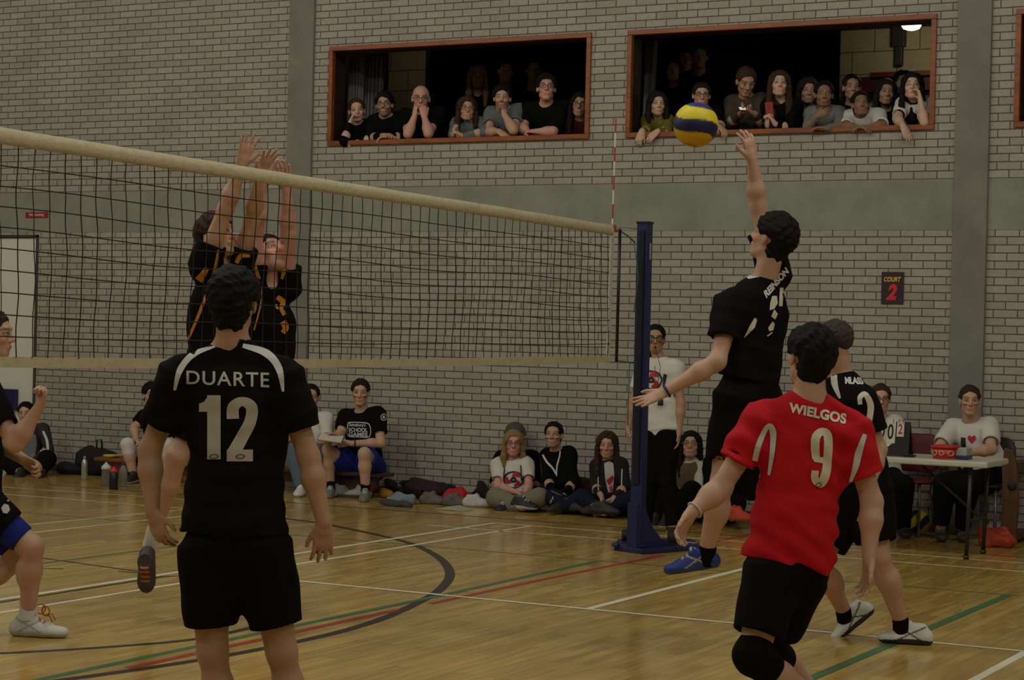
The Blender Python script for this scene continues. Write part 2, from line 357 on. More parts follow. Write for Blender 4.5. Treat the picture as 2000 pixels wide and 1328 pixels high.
# dark drop above front edge stays unlit; lamp
lc = ony(1780, 50, 1.7); lc[2] = min(lc[2], GT-.06)
lp = thing('bulkhead_lamp', 'round glowing ceiling lamp inside the gallery above the long haired girl', 'lamp', lc)
MB().lathe(lc+[0, 0, .03], [(.10, .03), (.105, 0), (.09, -.02)]).build('lamp_base', mat('lamp_body', (.4, .4, .38), .5), lp, True)
MB().lathe(lc, [(.088, .012), (.092, 0), (.075, -.028), (.035, -.042), (.001, -.045)]).build('lamp_shade', mat('lamp_glow', (1, .93, .72), .5, emis=3.0), lp, True)
ld = bpy.data.lights.new('bulkhead_light', 'POINT'); ld.energy = 5.0; ld.color = (1, .82, .45); ld.shadow_soft_size = .08
lo = bpy.data.objects.new('bulkhead_light', ld); lo.location = lc-[0, 0, .1]; COL.objects.link(lo)
pA, pB = ony(1757, 60, 2.36), ony(1757, 128, 2.36)
o = MB().box(pA[0]-.035, pA[0]+.035, 2.33, 2.4, pB[2], GT).box(pA[0]-.06, pA[0]+.06, 2.31, 2.4, pB[2]-.02+.2, pB[2]+.38).build('wall_duct', mat('black_metal', (.02, .02, .02), .5), bevel=.005)
tag(o, 'black vertical duct on the lit blockwork wall inside gallery', 'duct')
for (xa, ya, xb, yb, col, lb) in ((1700, 142, 1822, 152, (.10, .012, .015), 'dark red upper rail along the lit gallery wall'), (1665, 152, 1822, 176, (.06, .012, .015), 'dark red lower panel along the lit gallery wall')):
    A, B = ony(xa, ya, 2.3), ony(xb, yb, 2.3)
    tag(MB().box(A[0], B[0], 2.28, 2.4, B[2], A[2]).build('wall_rail', mat('rail_%d' % xa, col, .5), bevel=.004), lb, 'rail')
# curtains
cur = mat('gallery_curtain', (.17, .17, .18), .9, bump=.3, bscale=40)
def curtain(px0, px1, pyt, pyb, Y, label, lean=0., ph=0.):
    A, B, C_ = ony(px0, pyt, Y), ony(px1, pyt, Y), ony(px0, pyb, Y); C_[2] = GF+.02; b = MB(); n = 44; prev = None
    for i in range(n+1):
        t = i/n; x = A[0]+(B[0]-A[0])*t; yy = Y+.035*math.sin(t*34+ph)+.012*math.sin(t*71)
        row = []
        for j in range(9):
            s = j/8; z = A[2]+(C_[2]-A[2])*s; row.append(b.bm.verts.new((x+(lean*s*s)*(t-.0)-s*.02, yy*1.0+.01*math.sin(s*6+t*9), z)))
        if prev:
            for j in range(8): b.bm.faces.new((prev[j], row[j], row[j+1], prev[j+1]))
        prev = row
    o = b.build('curtain', cur, smooth=True); sm = o.modifiers.new('s', 'SOLIDIFY'); sm.thickness = .004
    tag(o, label, 'curtain')
curtain(682, 710, 112, 300, .62, 'grey curtain nearer the corner in the left gallery opening', 0)
curtain(713, 752, 112, 300, .78, 'grey gathered curtain beside the blockwork in left gallery opening', -.2, 1.)
curtain(1262, 1282, 80, 300, 1.0, 'dark hanging curtain at left end of right gallery opening', -.12)

lc_added = ony(762, 70, 1.5); lc_added[2] = GT-.03  # added lamp, out of sight above the opening, to brighten the left blockwork
lp = thing('bulkhead_lamp', 'small added ceiling lamp, unseen above the curtains in the left gallery opening', 'lamp', lc_added)
MB().lathe(lc_added-[0, 0, .03], [(.075, 0), (.09, .02), (.09, .058)]).build('lamp_base', mat('lamp_body', (.4, .4, .38), .5), lp, True)
ld = bpy.data.lights.new('bulkhead_light', 'POINT'); ld.energy = .8; ld.color = (1, .82, .45); ld.shadow_soft_size = .06  # light of the added lamp; no source is visible here
lo = bpy.data.objects.new('bulkhead_light', ld); lo.location = lc_added-[0, 0, .12]; COL.objects.link(lo)
# ------------------------------------------------------------------ implicit surfaces -> one continuous mesh
_CO = np.array([(0,0,0),(1,0,0),(0,1,0),(1,1,0),(0,0,1),(1,0,1),(0,1,1),(1,1,1)])
_ED = [(0,1),(2,3),(4,5),(6,7),(0,2),(1,3),(4,6),(5,7),(0,4),(1,5),(2,6),(3,7)]
def surfnet(F, lo, h):
    Sg = F < 0; c = np.zeros(tuple(n-1 for n in F.shape), np.uint8)
    for i, j, k in _CO: c += Sg[i:F.shape[0]-1+i, j:F.shape[1]-1+j, k:F.shape[2]-1+k]
    mask = (c > 0) & (c < 8); ijk = np.argwhere(mask)
    if len(ijk) == 0: return np.zeros((0, 3)), np.zeros((0, 4), int)
    V = np.stack([F[ijk[:, 0]+a, ijk[:, 1]+b, ijk[:, 2]+d] for a, b, d in _CO], 1)
    acc = np.zeros((len(ijk), 3)); cnt = np.zeros(len(ijk))
    for a, b in _ED:
        va, vb = V[:, a], V[:, b]; cr = (va < 0) != (vb < 0); t = np.where(cr, va/np.where(cr, va-vb, 1), 0)
        acc += cr[:, None]*(_CO[a]+(_CO[b]-_CO[a])*t[:, None]); cnt += cr
    P = lo+(ijk+acc/cnt[:, None])*h
    idx = np.full(c.shape, -1, np.int64); idx[mask] = np.arange(len(ijk)); Q = []
    for ax in range(3):
        o1, o2 = [(1, 2), (2, 0), (0, 1)][ax]
        s0 = [slice(None)]*3; s1 = [slice(None)]*3; s0[ax] = slice(0, -1); s1[ax] = slice(1, None)
        A, B = Sg[tuple(s0)], Sg[tuple(s1)]; d = np.argwhere(A != B)
        d = d[(d[:, o1] > 0) & (d[:, o2] > 0) & (d[:, o1] < c.shape[o1]) & (d[:, o2] < c.shape[o2]) & (d[:, ax] < c.shape[ax])]
        if not len(d): continue
        e1 = np.zeros(3, int); e1[o1] = 1; e2 = np.zeros(3, int); e2[o2] = 1
        q = np.stack([idx[tuple((d-x).T)] for x in (e1+e2, e2, 0*e1, e1)], 1)
        ins = A[tuple(d.T)]; q[~ins] = q[~ins][:, ::-1]; Q.append(q)
    return P, np.concatenate(Q)
def smin(a, b, k):
    if k <= 0: return np.minimum(a, b)
    h = np.maximum(k-np.abs(a-b), 0)/k; return np.minimum(a, b)-h*h*k*.25
def unit(v): v = np.asarray(v, float); return v/max(np.linalg.norm(v), 1e-9)
class SDF:
    """primitives: dicts with bounding box and distance function, evaluated only on their own sub-grid"""
    def __init__(s): s.pr = []
    def _add(s, lo, hi, fn, k, op): s.pr.append((np.asarray(lo, float), np.asarray(hi, float), fn, k, op)); return s
    def rc(s, a, b, ra, rb, k=.02, flat=None, op='u'):
        a = np.asarray(a, float); b = np.asarray(b, float); ba = b-a; L2 = max(ba@ba, 1e-9); R = max(ra, rb)
        ax, f = (unit(flat[0]), flat[1]) if flat else (None, 1)
        def fn(P):
            pa = P-a
            if ax is not None:
                bb = ba+(1/f-1)*(ba@ax)*ax; pa = pa+((1/f-1)*(pa@ax))[..., None]*ax; l2 = bb@bb
            else: bb, l2 = ba, L2
            t = np.clip(pa@bb/max(l2, 1e-9), 0, 1); return (np.sqrt(((pa-t[..., None]*bb)**2).sum(-1))-(ra+(rb-ra)*t))*(f**.5)
        return s._add(np.minimum(a, b)-R, np.maximum(a, b)+R, fn, k, op)
    def cc(s, a, b, ra, rb, k=.01, flat=None, op='u', rnd=.008):
        a = np.asarray(a, float); b = np.asarray(b, float); ba = b-a; L = max(np.linalg.norm(ba), 1e-6); n = ba/L; R = max(ra, rb)
        ax, f = (unit(flat[0]), flat[1]) if flat else (None, 1)
        def fn(P):
            pa = P-a; h = pa@n; q = pa-h[..., None]*n
            if ax is not None: q = q+((1/f-1)*(q@ax))[..., None]*ax
            r = ra+(rb-ra)*np.clip(h/L, 0, 1); d = (np.sqrt((q**2).sum(-1))-r)*(f**.5); e = np.maximum(-h, h-L)
            return -smin(-d, -e, rnd)
        return s._add(np.minimum(a, b)-R, np.maximum(a, b)+R, fn, k, op)
    def el(s, c, Rm, rad, k=.01, op='u'):
        c = np.asarray(c, float); rad = np.asarray(rad, float); R = rad.max()
        def fn(P):
            q = ((P-c)@Rm.T)/rad; l = np.sqrt((q**2).sum(-1)); return (l-1)*np.minimum(rad.min()*1.15, R)
        return s._add(c-R, c+R, fn, k, op)
    def fn(s, lo, hi, fn, k=.01, op='u'): return s._add(lo, hi, fn, k, op)
    def mesh(s, h, noise=None, clip=None):
        U = [p for p in s.pr if p[4] == 'u']
        lo = np.min([p[0] for p in U], 0)-4*h; hi = np.max([p[1] for p in U], 0)+4*h
        if clip is not None: lo = np.maximum(lo, clip[0]); hi = np.minimum(hi, clip[1])
        n = np.ceil((hi-lo)/h).astype(int)+1; ax = [lo[i]+h*np.arange(n[i]) for i in range(3)]
        F = np.full(n, .5, np.float32)
        for plo, phi, fn, k, op in s.pr:
            m = k+3*h; i0 = np.clip(np.floor((plo-m-lo)/h).astype(int), 0, n-1); i1 = np.clip(np.ceil((phi+m-lo)/h).astype(int)+1, 1, n)
            if (i1 <= i0).any(): continue
            g = np.stack(np.meshgrid(*[ax[i][i0[i]:i1[i]] for i in range(3)], indexing='ij'), -1)
            d = fn(g); sl = tuple(slice(i0[i], i1[i]) for i in range(3))
            if op == 'u': F[sl] = smin(F[sl], d, k)
            elif op == 's': F[sl] = -smin(-F[sl], d, k)
            elif op == 'i': F[sl] = -smin(-F[sl], -d, k)
        if noise is not None:
            band = np.abs(F) < .04; I = np.argwhere(band); F[band] += noise(lo+I*h).astype(np.float32)
        P, Q = surfnet(F, lo, h); return P, Q
def mesh_np(name, P, Q, col=None):
    me = bpy.data.meshes.new(name); me.vertices.add(len(P)); me.vertices.foreach_set('co', P.astype(np.float32).ravel())
    n = Q.shape[1]; me.loops.add(len(Q)*n); me.loops.foreach_set('vertex_index', Q.astype(np.int32).ravel())
    me.polygons.add(len(Q)); me.polygons.foreach_set('loop_start', np.arange(0, len(Q)*n, n, dtype=np.int32))
    try: me.polygons.foreach_set('loop_total', np.full(len(Q), n, np.int32))
    except Exception: pass
    me.update(calc_edges=True); me.validate()
    me.polygons.foreach_set('use_smooth', np.ones(len(me.polygons), bool))
    if col is not None:
        a = me.color_attributes.new('Col', 'FLOAT_COLOR', 'POINT'); c = np.ones((len(P), 4), np.float32); c[:, :3] = col; a.data.foreach_set('color', c.ravel())
    return me
def sobj(name, sdf, h, m, parent, noise=None, colf=None, clip=None):
    P, Q = sdf.mesh(h, noise, clip)
    if len(P) == 0: return None
    return link(name, mesh_np(name, P, Q, colf(P) if colf else None), parent, m)
def folds(seed, amp=.004, f=22., d=(.5, .3, 1.)):
    r = np.random.RandomState(seed); W_ = []
    for i in range(7): W_.append((unit(np.array(d)+r.randn(3)*.7)*f*r.uniform(.5, 1.9), r.uniform(0, 6.28), r.uniform(.4, 1)))
    def fn(P):
        Wp = P+.03*np.sin(P[:, [1, 2, 0]]*9+seed); v = 0
        for k, ph, a in W_: v = v+a*np.sin(Wp@k+ph)
        return amp*v/2.
    return fn

# ------------------------------------------------------------------ skin, cloth, hair
skin_m = mat('skin', (.5, .3, .2), .5, bump=.12, bscale=120, var=.06, vcol=True, spec=.35)
SK = dict(light=(.50, .305, .215), pale=(.56, .37, .285), tan=(.40, .235, .155), brown=(.25, .14, .085), pink=(.56, .30, .24), olive=(.44, .28, .185))
HC = dict(black=(.008, .007, .007), dark=(.018, .012, .009), brown=(.045, .024, .014), lbrown=(.09, .05, .025), blonde=(.26, .16, .07), grey=(.05, .045, .04), auburn=(.06, .022, .012))
def hair_m(c): return mat('hair_'+c, HC[c], .65, bump=.6, bscale=130, var=.25, spec=.12)
CLOTH = dict(black=(.005, .005, .0056), jersey=(.0062, .0062, .007), charcoal=(.022, .021, .022), white=(.62, .60, .57), red=(.48, .008, .018), navy=(.012, .015, .03), khaki=(.20, .175, .125),
    denim=(.10, .14, .2), royal=(.012, .022, .20), greyblue=(.13, .145, .15), grey=(.17, .175, .17), brownwool=(.055, .045, .035), maroon=(.05, .008, .012), dkgrey=(.035, .035, .036), cream=(.5, .48, .42), brown=(.12, .075, .05), yellowgreen=(.16, .15, .02))
def cloth_m(c): return mat('cloth_'+c, CLOTH[c], .88, bump=.25, bscale=260, var=.10, spec=.08 if max(CLOTH[c]) < .05 else .2)

def frame3(f, up):
    f = unit(f); r = unit(np.cross(f, up)); u = np.cross(r, f); return np.array([r, f, u])   # rows: right, forward, up
def facing(yaw, pitch=0., roll=0.):
    """yaw 0 looks at the camera, +90 to image right, 180 away; pitch up; roll leans the crown towards image right"""
    a, p, q = math.radians(yaw), math.radians(pitch), math.radians(roll)
    f = -FH*math.cos(a)+RH*math.sin(a); f = f*math.cos(p)+ZZ*math.sin(p); up = ZZ*math.cos(q)+RH*math.sin(q)
    return frame3(f, up)
def head_sdf(s, c, R, k=1., fem=False):
    def L(x, y, z): return c+k*(x*R[0]+y*R[1]+z*R[2])
    s.el(L(0, -.012, .030), R, k*np.array([.076, .094, .088]), .02)
    s.el(L(0, .022, -.034), R, k*np.array([.053 if fem else .0555, .064, .070 if fem else .078]), .03)
    cz = -.086 if fem else -.094; cr = .0155 if fem else .0185
    s.rc(L(-.010, .060, cz), L(.010, .060, cz), cr*k, cr*k, .025)
    s.rc(L(-.046, .0, -.062), L(-.016, .050, cz-.003), .015*k, .012*k, .02); s.rc(L(.046, .0, -.062), L(.016, .050, cz-.003), .015*k, .012*k, .02)
    s.rc(L(-.03, .072, .030), L(.03, .072, .030), .014*k, .014*k, .02)
    for q in (-1, 1):
        s.el(L(.032*q, .092, .006), R, k*np.array([.018, .015, .012]), .008, 's')
        s.el(L(.031*q, .071, .006), R, k*np.array([.0135, .0135, .0135]), .003)
        s.el(L(.039*q, .056, -.024), R, k*np.array([.019, .021, .019]), .015)
        s.el(L(.077*q, -.008, -.004), frame3(R[1]+.35*q*R[0]*-1, R[2]), k*np.array([.009, .019, .031]), .006)
    s.rc(L(0, .082, .012), L(0, .104, -.024), .008*k, .0125*k, .012); s.rc(L(-.012, .090, -.030), L(.012, .090, -.030), .009*k, .009*k, .006)
    s.rc(L(-.018, .080, -.056), L(.018, .080, -.056), .009*k, .009*k, .006); s.rc(L(-.014, .080, -.067), L(.014, .080, -.067), .009*k, .009*k, .005)
    s.el(L(0, .094, -.061), R, k*np.array([.022, .006, .0018]), .002, 's')
def head_col(P, C, heads, skin, opts):
    sk = np.array(skin)
    for c, R, k in heads:
        q = ((P-c)@R.T)/k; x, y, z = q[:, 0], q[:, 1], q[:, 2]; ax = np.abs(x); near = (np.abs(z) < .13) & (y > .035) & (y < .125) & (ax < .085)
        def put(msk, col, a=1.):
            C[msk] = C[msk]*(1-a)+np.array(col)*a
        put(near & (((ax-.042)/.024)**2+((z+.026)/.026)**2 < 1), sk*np.array([1.12, .86, .82]), .6)
        put(near & (y > .088) & (ax < .018) & (z < -.008) & (z > -.042), sk*np.array([1.12, .84, .8]), .6)
        put(near & (((ax)/.022)**2+((z+.061)/.0095)**2 < 1), sk*np.array([.85, .45, .42]), .7)
        e = ((ax-.031)/.019)**2+((z-.006)/.0105)**2; put(near & (e < 1.15), sk*.35)
        e = ((ax-.031)/.015)**2+((z-.005)/.0068)**2; put(near & (e < 1), (.42, .40, .37))
        put(near & ((ax-.031)**2+(z-.006)**2 < .0062**2), (.02, .012, .008))
        bz = .027+.006*(1-((ax-.033)/.022)**2)
        put(near & (np.abs(ax-.034) < .023) & (np.abs(z-bz) < .0048), opts.get('brow', (.03, .02, .014)), .7)
        if opts.get('stubble'): put((y > .0) & (z < -.035) & (z > -.12) & (ax < .08) & ~(near & (((ax)/.026)**2+((z+.061)/.0125)**2 < 1)), opts['stubble'], opts.get('sa', .5))
        for col, xs_, zs_ in opts.get('paint', ()):
            put(near & (ax > xs_[0]) & (ax < xs_[1]) & (z > zs_[0]) & (z < zs_[1]), col, .85)
    return C
def hair_sdf(style, c, R, k=1., length=.25, side=0):
    s = SDF()
    def L(x, y, z): return c+k*(x*R[0]+y*R[1]+z*R[2])
    t = {'buzz': .005, 'short': .014, 'thick': .022, 'curly': .03, 'pony': .013, 'long': .02, 'bob': .024, 'bun': .014}[style]
    cc_ = L(0, -.012, .030); rad = k*(np.array([.076, .094, .088])+t)
    zt, yb, zb = {'buzz': (.072, .03, -.05), 'short': (.066, .012, -.07), 'thick': (.064, .012, -.108), 'curly': (.068, .02, -.07)}.get(style, (.072, .018, -.09))
    def f(P):
        q = (P-c)@R.T/k; l = np.sqrt((((P-cc_)@R.T/rad)**2).sum(-1)); d = (l-1)*rad.min()
        back = np.maximum(q[..., 1]-yb-.036*np.clip((q[..., 2]+.004)/.02, 0, 1), zb-q[..., 2]); e = np.sqrt(((q[..., 1]+.008)/.03)**2+((q[..., 2]+.004)/.034)**2)
        ear = np.where(np.abs(q[..., 0]) > .05, (1-e)*.03, -1.)
        if style in ('long', 'bob'): ear = -1.+0*e
        ax = np.abs(q[..., 0]); lg = style in ('long', 'bob')
        top = np.maximum(zt-q[..., 2]-(2.0 if lg else 1.25)*np.maximum(ax-(.030 if lg else .036), 0)+.25*np.maximum(.03-ax, 0)*(0 if lg else 1), (-.06 if lg else -.012)-q[..., 2])
        if lg: top = zt-.004-q[..., 2]-2.0*np.maximum(ax-.030, 0); top = np.maximum(top, -.09-q[..., 2])
        reg = smin(np.maximum(back, ear), top, .01)
        return smin(d+t*.85*np.exp(np.minimum(reg, 0)/.016), d+9, .001)*0+np.maximum(d+t*.85*np.exp(np.minimum(reg, 0)/.016), reg*k)
    s.fn(cc_-rad.max()-.01, cc_+rad.max()+.01, f)
    # nape
    if style not in ('buzz',): s.el(L(0, -.048, -.045), R, k*np.array([.062, .036+t*.6, .06 if style == 'thick' else .046]), .02)
    dn = -ZZ
    if style in ('long', 'bob'):
        ln = length if style == 'long' else .13
        for q in (-1, 1):
            a = L(.062*q, -.0, .06); b_ = L(.082*q, .0, -.03); m_ = b_+dn*ln*.5+R[0]*q*.006; e_ = b_+dn*ln+R[1]*.02
            s.rc(a, b_, .022*k, .024*k, .03); s.rc(b_, m_, .024*k, .03*k, .02); s.rc(m_, e_, .03*k, .018*k, .02)
        s.rc(L(0, -.06, .03), L(0, -.07, -.05)+dn*ln*.6, .07*k, .055*k, .03, flat=(R[1], .6))
    if style == 'pony':
        a = L(0, -.10, .03); b_ = L(.03*side, -.12, -.05)+RH*.05*side; e_ = b_+dn*length+RH*.03*side
        s.rc(a, b_, .026, .028, .02); s.rc(b_, e_, .028, .015, .02)
    if style == 'bun': s.el(L(0, -.11, .05), R, k*np.array([.035, .03, .035]), .01)
    return s
def hand(s, w, tip, n, side=1, curl=.35, spread=.12, k=1., thumb=.6, r=.0086):
    """palm plus five separate fingers; n = palm normal (fingers curl towards it), side = which lateral side the thumb sits on"""
    w = np.asarray(w, float); d = unit(np.asarray(tip)-w); n = unit(n-d*(n@d)); l = np.cross(d, n)*side
    s.rc(w-d*.01, w+d*.03*k, .026*k, .030*k, .01, flat=(n, .75)); s.rc(w+d*.03*k-l*.0, w+d*.07*k, .036*k, .040*k, .012, flat=(n, .38))
    A0 = 0
    for i, (ln, off) in enumerate(((.072, .028), (.080, .0095), (.075, -.0095), (.058, -.027))):
        p = w+d*(.088-.004*abs(i-1.2))*k+l*off*k; d0 = unit(d+l*(off/.02)*spread); A = 0.; a = curl*(.6+.12*i); q = p-d*.02*k
        for seg, fr in ((.44, 1.), (.31, .92), (.25, .82)):
            A += a; dd = d0*math.cos(A)+n*math.sin(A); e = p+dd*ln*seg*k; s.rc(q if seg == .44 else p, e, r*fr*k*1.05, r*fr*k*.95, .004); p = e; a = curl
            nn = n
    p = w+d*.022*k+l*.022*k; dd = unit(d*.75+l*thumb+n*.25); e = p+dd*.035*k; s.rc(p, e, .014*k, .0115*k, .012)
    e2 = e+unit(dd+d*.35)*.028*k; s.rc(e, e2, .0105*k, .009*k, .004); s.rc(e2, e2+unit(d+dd*.4+n*curl*.5)*.022*k, .009*k, .0075*k, .004)

DROP = []
class Person:
    """joints are given as (pixel x, pixel y, metres nearer to the camera) around one true depth, then everything is modelled in metres"""
    def __init__(p, J, Z=None, Y=None, label='', group=None, h=.006, seed=1, sex='m', skin='light', head=(0, 0, 0), hk=1., name='person', opts=None, bulk=1.):
        p.h, p.seed, p.opts, p.skin, p.hk, p.bulk = h, seed, opts or {}, SK[skin], hk, bulk; p.f = sex == 'f'
        def pt(q):
            x, y = q[0], q[1]; off = q[2] if len(q) > 2 else 0.
            if Z is not None: return atz(x, y, Z-off)
            c = ony(x, y, Y); zz = (c-CAM)@FW; return atz(x, y, zz-off)
        p.J = {k: pt(v) for k, v in J.items()}; p.pt = pt
        j = p.J; base = j.get('hips', (j['ls']+j['rs'])/2).copy(); p.root = thing(name, label, 'person', (base[0], base[1], 0), group)
        p.R = facing(*head); p.b = SDF(); p.side = unit(j['rs']-j['ls']); up = j['nk']-j['hips']; p.up = unit(up)
        p.fw = unit(np.cross(p.side, p.up)); p.side = np.cross(p.up, p.fw)     # torso forward: set sign below
        p.hp = []
        p.body()
    def body(p):
        j, s, B = p.J, p.b, p.bulk; f = .62; cw = (.135 if p.f else .155)*B; ww = (.115 if p.f else .135)*B; hw = (.15 if p.f else .145)*B
        up = p.up; L = np.linalg.norm(j['nk']-j['hips']); p.ch = j['nk']-up*L*.30; p.wa = j['nk']-up*L*.68
        s.rc(p.ch, p.wa, cw, ww, .04, flat=(p.fw, f)); s.rc(p.wa, j['hips'], ww, hw, .04, flat=(p.fw, .66))
        s.rc(j['ls']-up*.02, j['rs']-up*.02, .052*B, .052*B, .05)
        s.rc(j['nk']-up*.03, j['ls']+(j['nk']-j['ls'])*.15, .052, .040, .04); s.rc(j['nk']-up*.03, j['rs']+(j['nk']-j['rs'])*.15, .052, .040, .04)
        hc = j['head']; nr = .046 if p.f else .057
        s.rc(j['nk']-up*.03, hc-p.R[2]*.045-p.R[1]*.028, nr*1.15, nr, .02); head_sdf(s, hc, p.R, p.hk, p.f)
        for a in 'lr':
            if a+'e' in j:
                k = .86 if p.f else 1.; s.rc(j[a+'s'], j[a+'e'], .052*k*B, .041*k, .03); e, w = j[a+'e'], j[a+'w']; m_ = e+(w-e)*.32
                s.rc(e, m_, .040*k, .044*k, .03); s.rc(m_, w, .043*k, .027*k, .03)
            if a+'k' in j:
                hp_ = j[a+'p']; kn, an = j[a+'k'], j[a+'a']; s.rc(hp_, kn, .088*B, .058, .04); m_ = kn+(an-kn)*.34
                s.rc(kn, m_, .055, .056, .03); s.rc(m_, an, .055, .036, .03)
                if a+'t' in j: s.rc(an, an+(j[a+'t']-an)*.8, .038, .028, .03)
    def calf(p, a, back, r=.03):
        kn, an = p.J[a+'k'], p.J[a+'a']; c = kn+(an-kn)*.32+unit(back)*.02; p.b.rc(c, c+(an-kn)*.12, .046, .044, .04)
    def hand(p, a, tip, n, side=1, **kw): p.b and hand(p.b, p.J[a+'w'], p.pt(tip) if len(tip) == 3 and isinstance(tip, tuple) else tip, np.asarray(n, float), side, k=(.92 if p.f else 1.)*kw.pop('k_', 1.), **kw); return p
    def finish(p, clip=None):
        def col(P):
            C = np.tile(np.array(p.skin, float), (len(P), 1)); return head_col(P, C, [(p.J['head'], p.R, p.hk)], p.skin, p.opts)
        p.body_o = sobj('body', p.b, p.h, skin_m, p.root, None, col, clip); return p
    def hair(p, style, c='dark', name='hair', **kw):
        s = hair_sdf(style, p.J['head'], p.R, p.hk, **kw); a = {'curly': .007, 'thick': .0042}.get(style, .0025)
        return sobj(name, s, max(.0045, p.h*.9), hair_m(c), p.root, folds(p.seed+50, a, 130 if style != 'curly' else 95, (.01, 0, 0)))
    def shirt(p, c='black', hem=None, sl=.62, sr=None, loose=1., name='shirt', neck=True, amp=.0045, hemw=None, h=None, up=0., sk=1., extra=None, mat_=None):
        """sl: sleeve length as a fraction of shoulder->elbow (2 = to the wrist)"""
        j, s, B = p.J, SDF(), p.bulk; cw = (.135 if p.f else .155)*B+.016*loose; ww = (.115 if p.f else .135)*B+.026*loose; f = .68
        hemp = p.pt(hem) if hem is not None else j['hips']-p.up*.04; hw = hemw or ((.15 if p.f else .15)*B+.022*loose)
        s.rc(p.ch, p.wa, cw, ww, .04, flat=(p.fw, f)); s.cc(p.wa+p.up*.04, hemp, ww, hw, .03, flat=(p.fw, .72)); 
        s.rc(j['ls']-p.up*.02, j['rs']-p.up*.02, .066*B, .066*B, .05); s.rc(p.wa, j['hips'], (.115 if p.f else .135)*B+.014, (.15 if p.f else .145)*B+.014, .04, flat=(p.fw, .70)) if hem is None or (hemp-j['hips'])@p.up < .05 else None
        s.rc(j['nk']-p.up*.035, j['ls']+(j['nk']-j['ls'])*.15, .062, .052, .04); s.rc(j['nk']-p.up*.035, j['rs']+(j['nk']-j['rs'])*.15, .062, .052, .04)
        for a, sv in (('l', sl), ('r', sr if sr is not None else sl)):
            if a+'e' not in j or sv <= 0: continue
            S_, e, w = j[a+'s'], j[a+'e'], j[a+'w']; k = (.88 if p.f else 1.)*sk
            if sv <= 1:
                en = S_+(e-S_)*sv; s.rc(S_, S_+(e-S_)*min(.3, sv*.5), .067*B*k, .062*B*k, .03); s.cc(S_-(e-S_)*.02, en, .066*k*B, (.066+.006*loose)*k, .04); s.cc(en-(e-S_)*.06, en+(e-S_)*.2, .055*k, .062*k, .003, op='s', rnd=.002)
            else:
                q = sv-1; s.rc(S_, e, .064*k*B, .052*k, .03); en = e+(w-e)*q*.98; s.cc(e-(w-e)*.02, en, .051*k, .038*k, .03); s.cc(en-(w-e)*.05, en+(w-e)*.2, .031*k, .033*k, .003, op='s', rnd=.002)
        if extra: extra(s)
        if neck: # round collar opening
            s.rc(j['nk']-p.up*.012, j['head']-p.R[2]*.03-p.R[1]*.02, (.052 if p.f else .060)*1.12+up, (.052 if p.f else .060)*1.15+.01, .008, op='s')
        o = sobj(name, s, h or p.h, mat_ or cloth_m(c), p.root, folds(p.seed, amp*.75, 40, (.6, .2, .8))); p.shirt_o = o; return o
    def shorts(p, c='black', t=.8, loose=1., name='shorts', amp=.005, h=None, waist=.09, flare=.012, end=None):
        j, s = p.J, SDF(); hw = (.165 if not p.f else .16)*p.bulk
        s.rc(j['hips']+p.up*waist, j['hips'], hw-.01, hw, .04, flat=(p.fw, .72))
        for a in 'lr':
            hp_, kn, an = j[a+'p'], j[a+'k'], j[a+'a']
            if t <= 1:
                en = hp_+(kn-hp_)*t; s.rc(hp_, hp_+(kn-hp_)*t*.7, .102*p.bulk, .09*p.bulk, .05); s.cc(hp_-(kn-hp_)*.05, en, .105*p.bulk, .088+flare*loose, .05); s.cc(en-(kn-hp_)*.05, en+(kn-hp_)*.2, .076+flare*loose, .084+flare*loose, .003, op='s', rnd=.002)
            else:
                q = min(t-1, 1.); s.rc(hp_, kn, .10*p.bulk, .068*loose, .05); s.rc(kn, kn+(an-kn)*.3, .068*loose, .064*loose, .03); s.cc(kn+(an-kn)*.2, kn+(an-kn)*q, .064*loose, .048*loose, .03)
        return sobj(name, s, h or p.h, cloth_m(c), p.root, folds(p.seed+3, amp*.7))
    def shoe(p, ank, toe, sole=(.5, .5, .48), upper=(.5, .5, .48), upv=ZZ, name='shoe', accent=None, k=1., lace=None):
        """ank: ankle centre; toe: tip of the shoe at ground"""
        a = np.asarray(ank, float); t = np.asarray(toe, float); uv = unit(upv); d = t-a; d = unit(d-uv*(d@uv)); 
        sl = (t-a)@uv; g = a+uv*sl; Lh = .26*k; tp = g+d*((t-g)@d-.03); hl = tp-d*(Lh-.055); lat = np.cross(d, uv); s = SDF(); z0 = uv*.028
        s.rc(hl+z0*1.2, hl+d*.07+z0*1.2, .036, .038, .02); s.rc(hl+d*.07+z0, tp+z0*.95, .038, .036, .03, flat=(uv, .75)); s.rc(hl+d*.13+z0, tp-d*.03+z0, .045, .045, .02, flat=(uv, .6))
        s.rc(hl+d*.012+uv*.05, hl+d*.035+uv*.088, .037, .035, .03); s.rc(hl+d*.05+uv*.078, hl+d*.155+uv*.04, .037, .036, .03); s.rc(hl+d*.06+uv*.085, hl+d*.09+uv*.098, .034, .028, .02)
        s.cc(hl+d*.045+uv*.108, hl+d*.045+uv*.16, .034, .05, .004, op='s')
        s.fn(hl-.3, hl+.3, lambda P: -((P-g)@uv)+.001, .002, 'i')
        def col(P):
            z = (P-g)@uv; x = (P-hl)@d; C = np.tile(np.array(upper, float), (len(P), 1)); C[z < .027+.006*np.sin(x*20)] = sole
            if accent is not None:
                y = np.abs((P-hl)@lat); m_ = (np.abs((z-.03)-(x-.03)*.55) < .0045) & (y > .02) | (np.abs((z-.085)+(x-.03)*.5) < .0045) & (y > .02); C[m_ & (z > .026)] = accent
            if lace is not None:
                y = np.abs((P-hl)@lat); m_ = (x > .075) & (x < .16) & (y < .024) & (np.sin(x*260) > .1) & (z > .045); C[m_] = lace
            return C
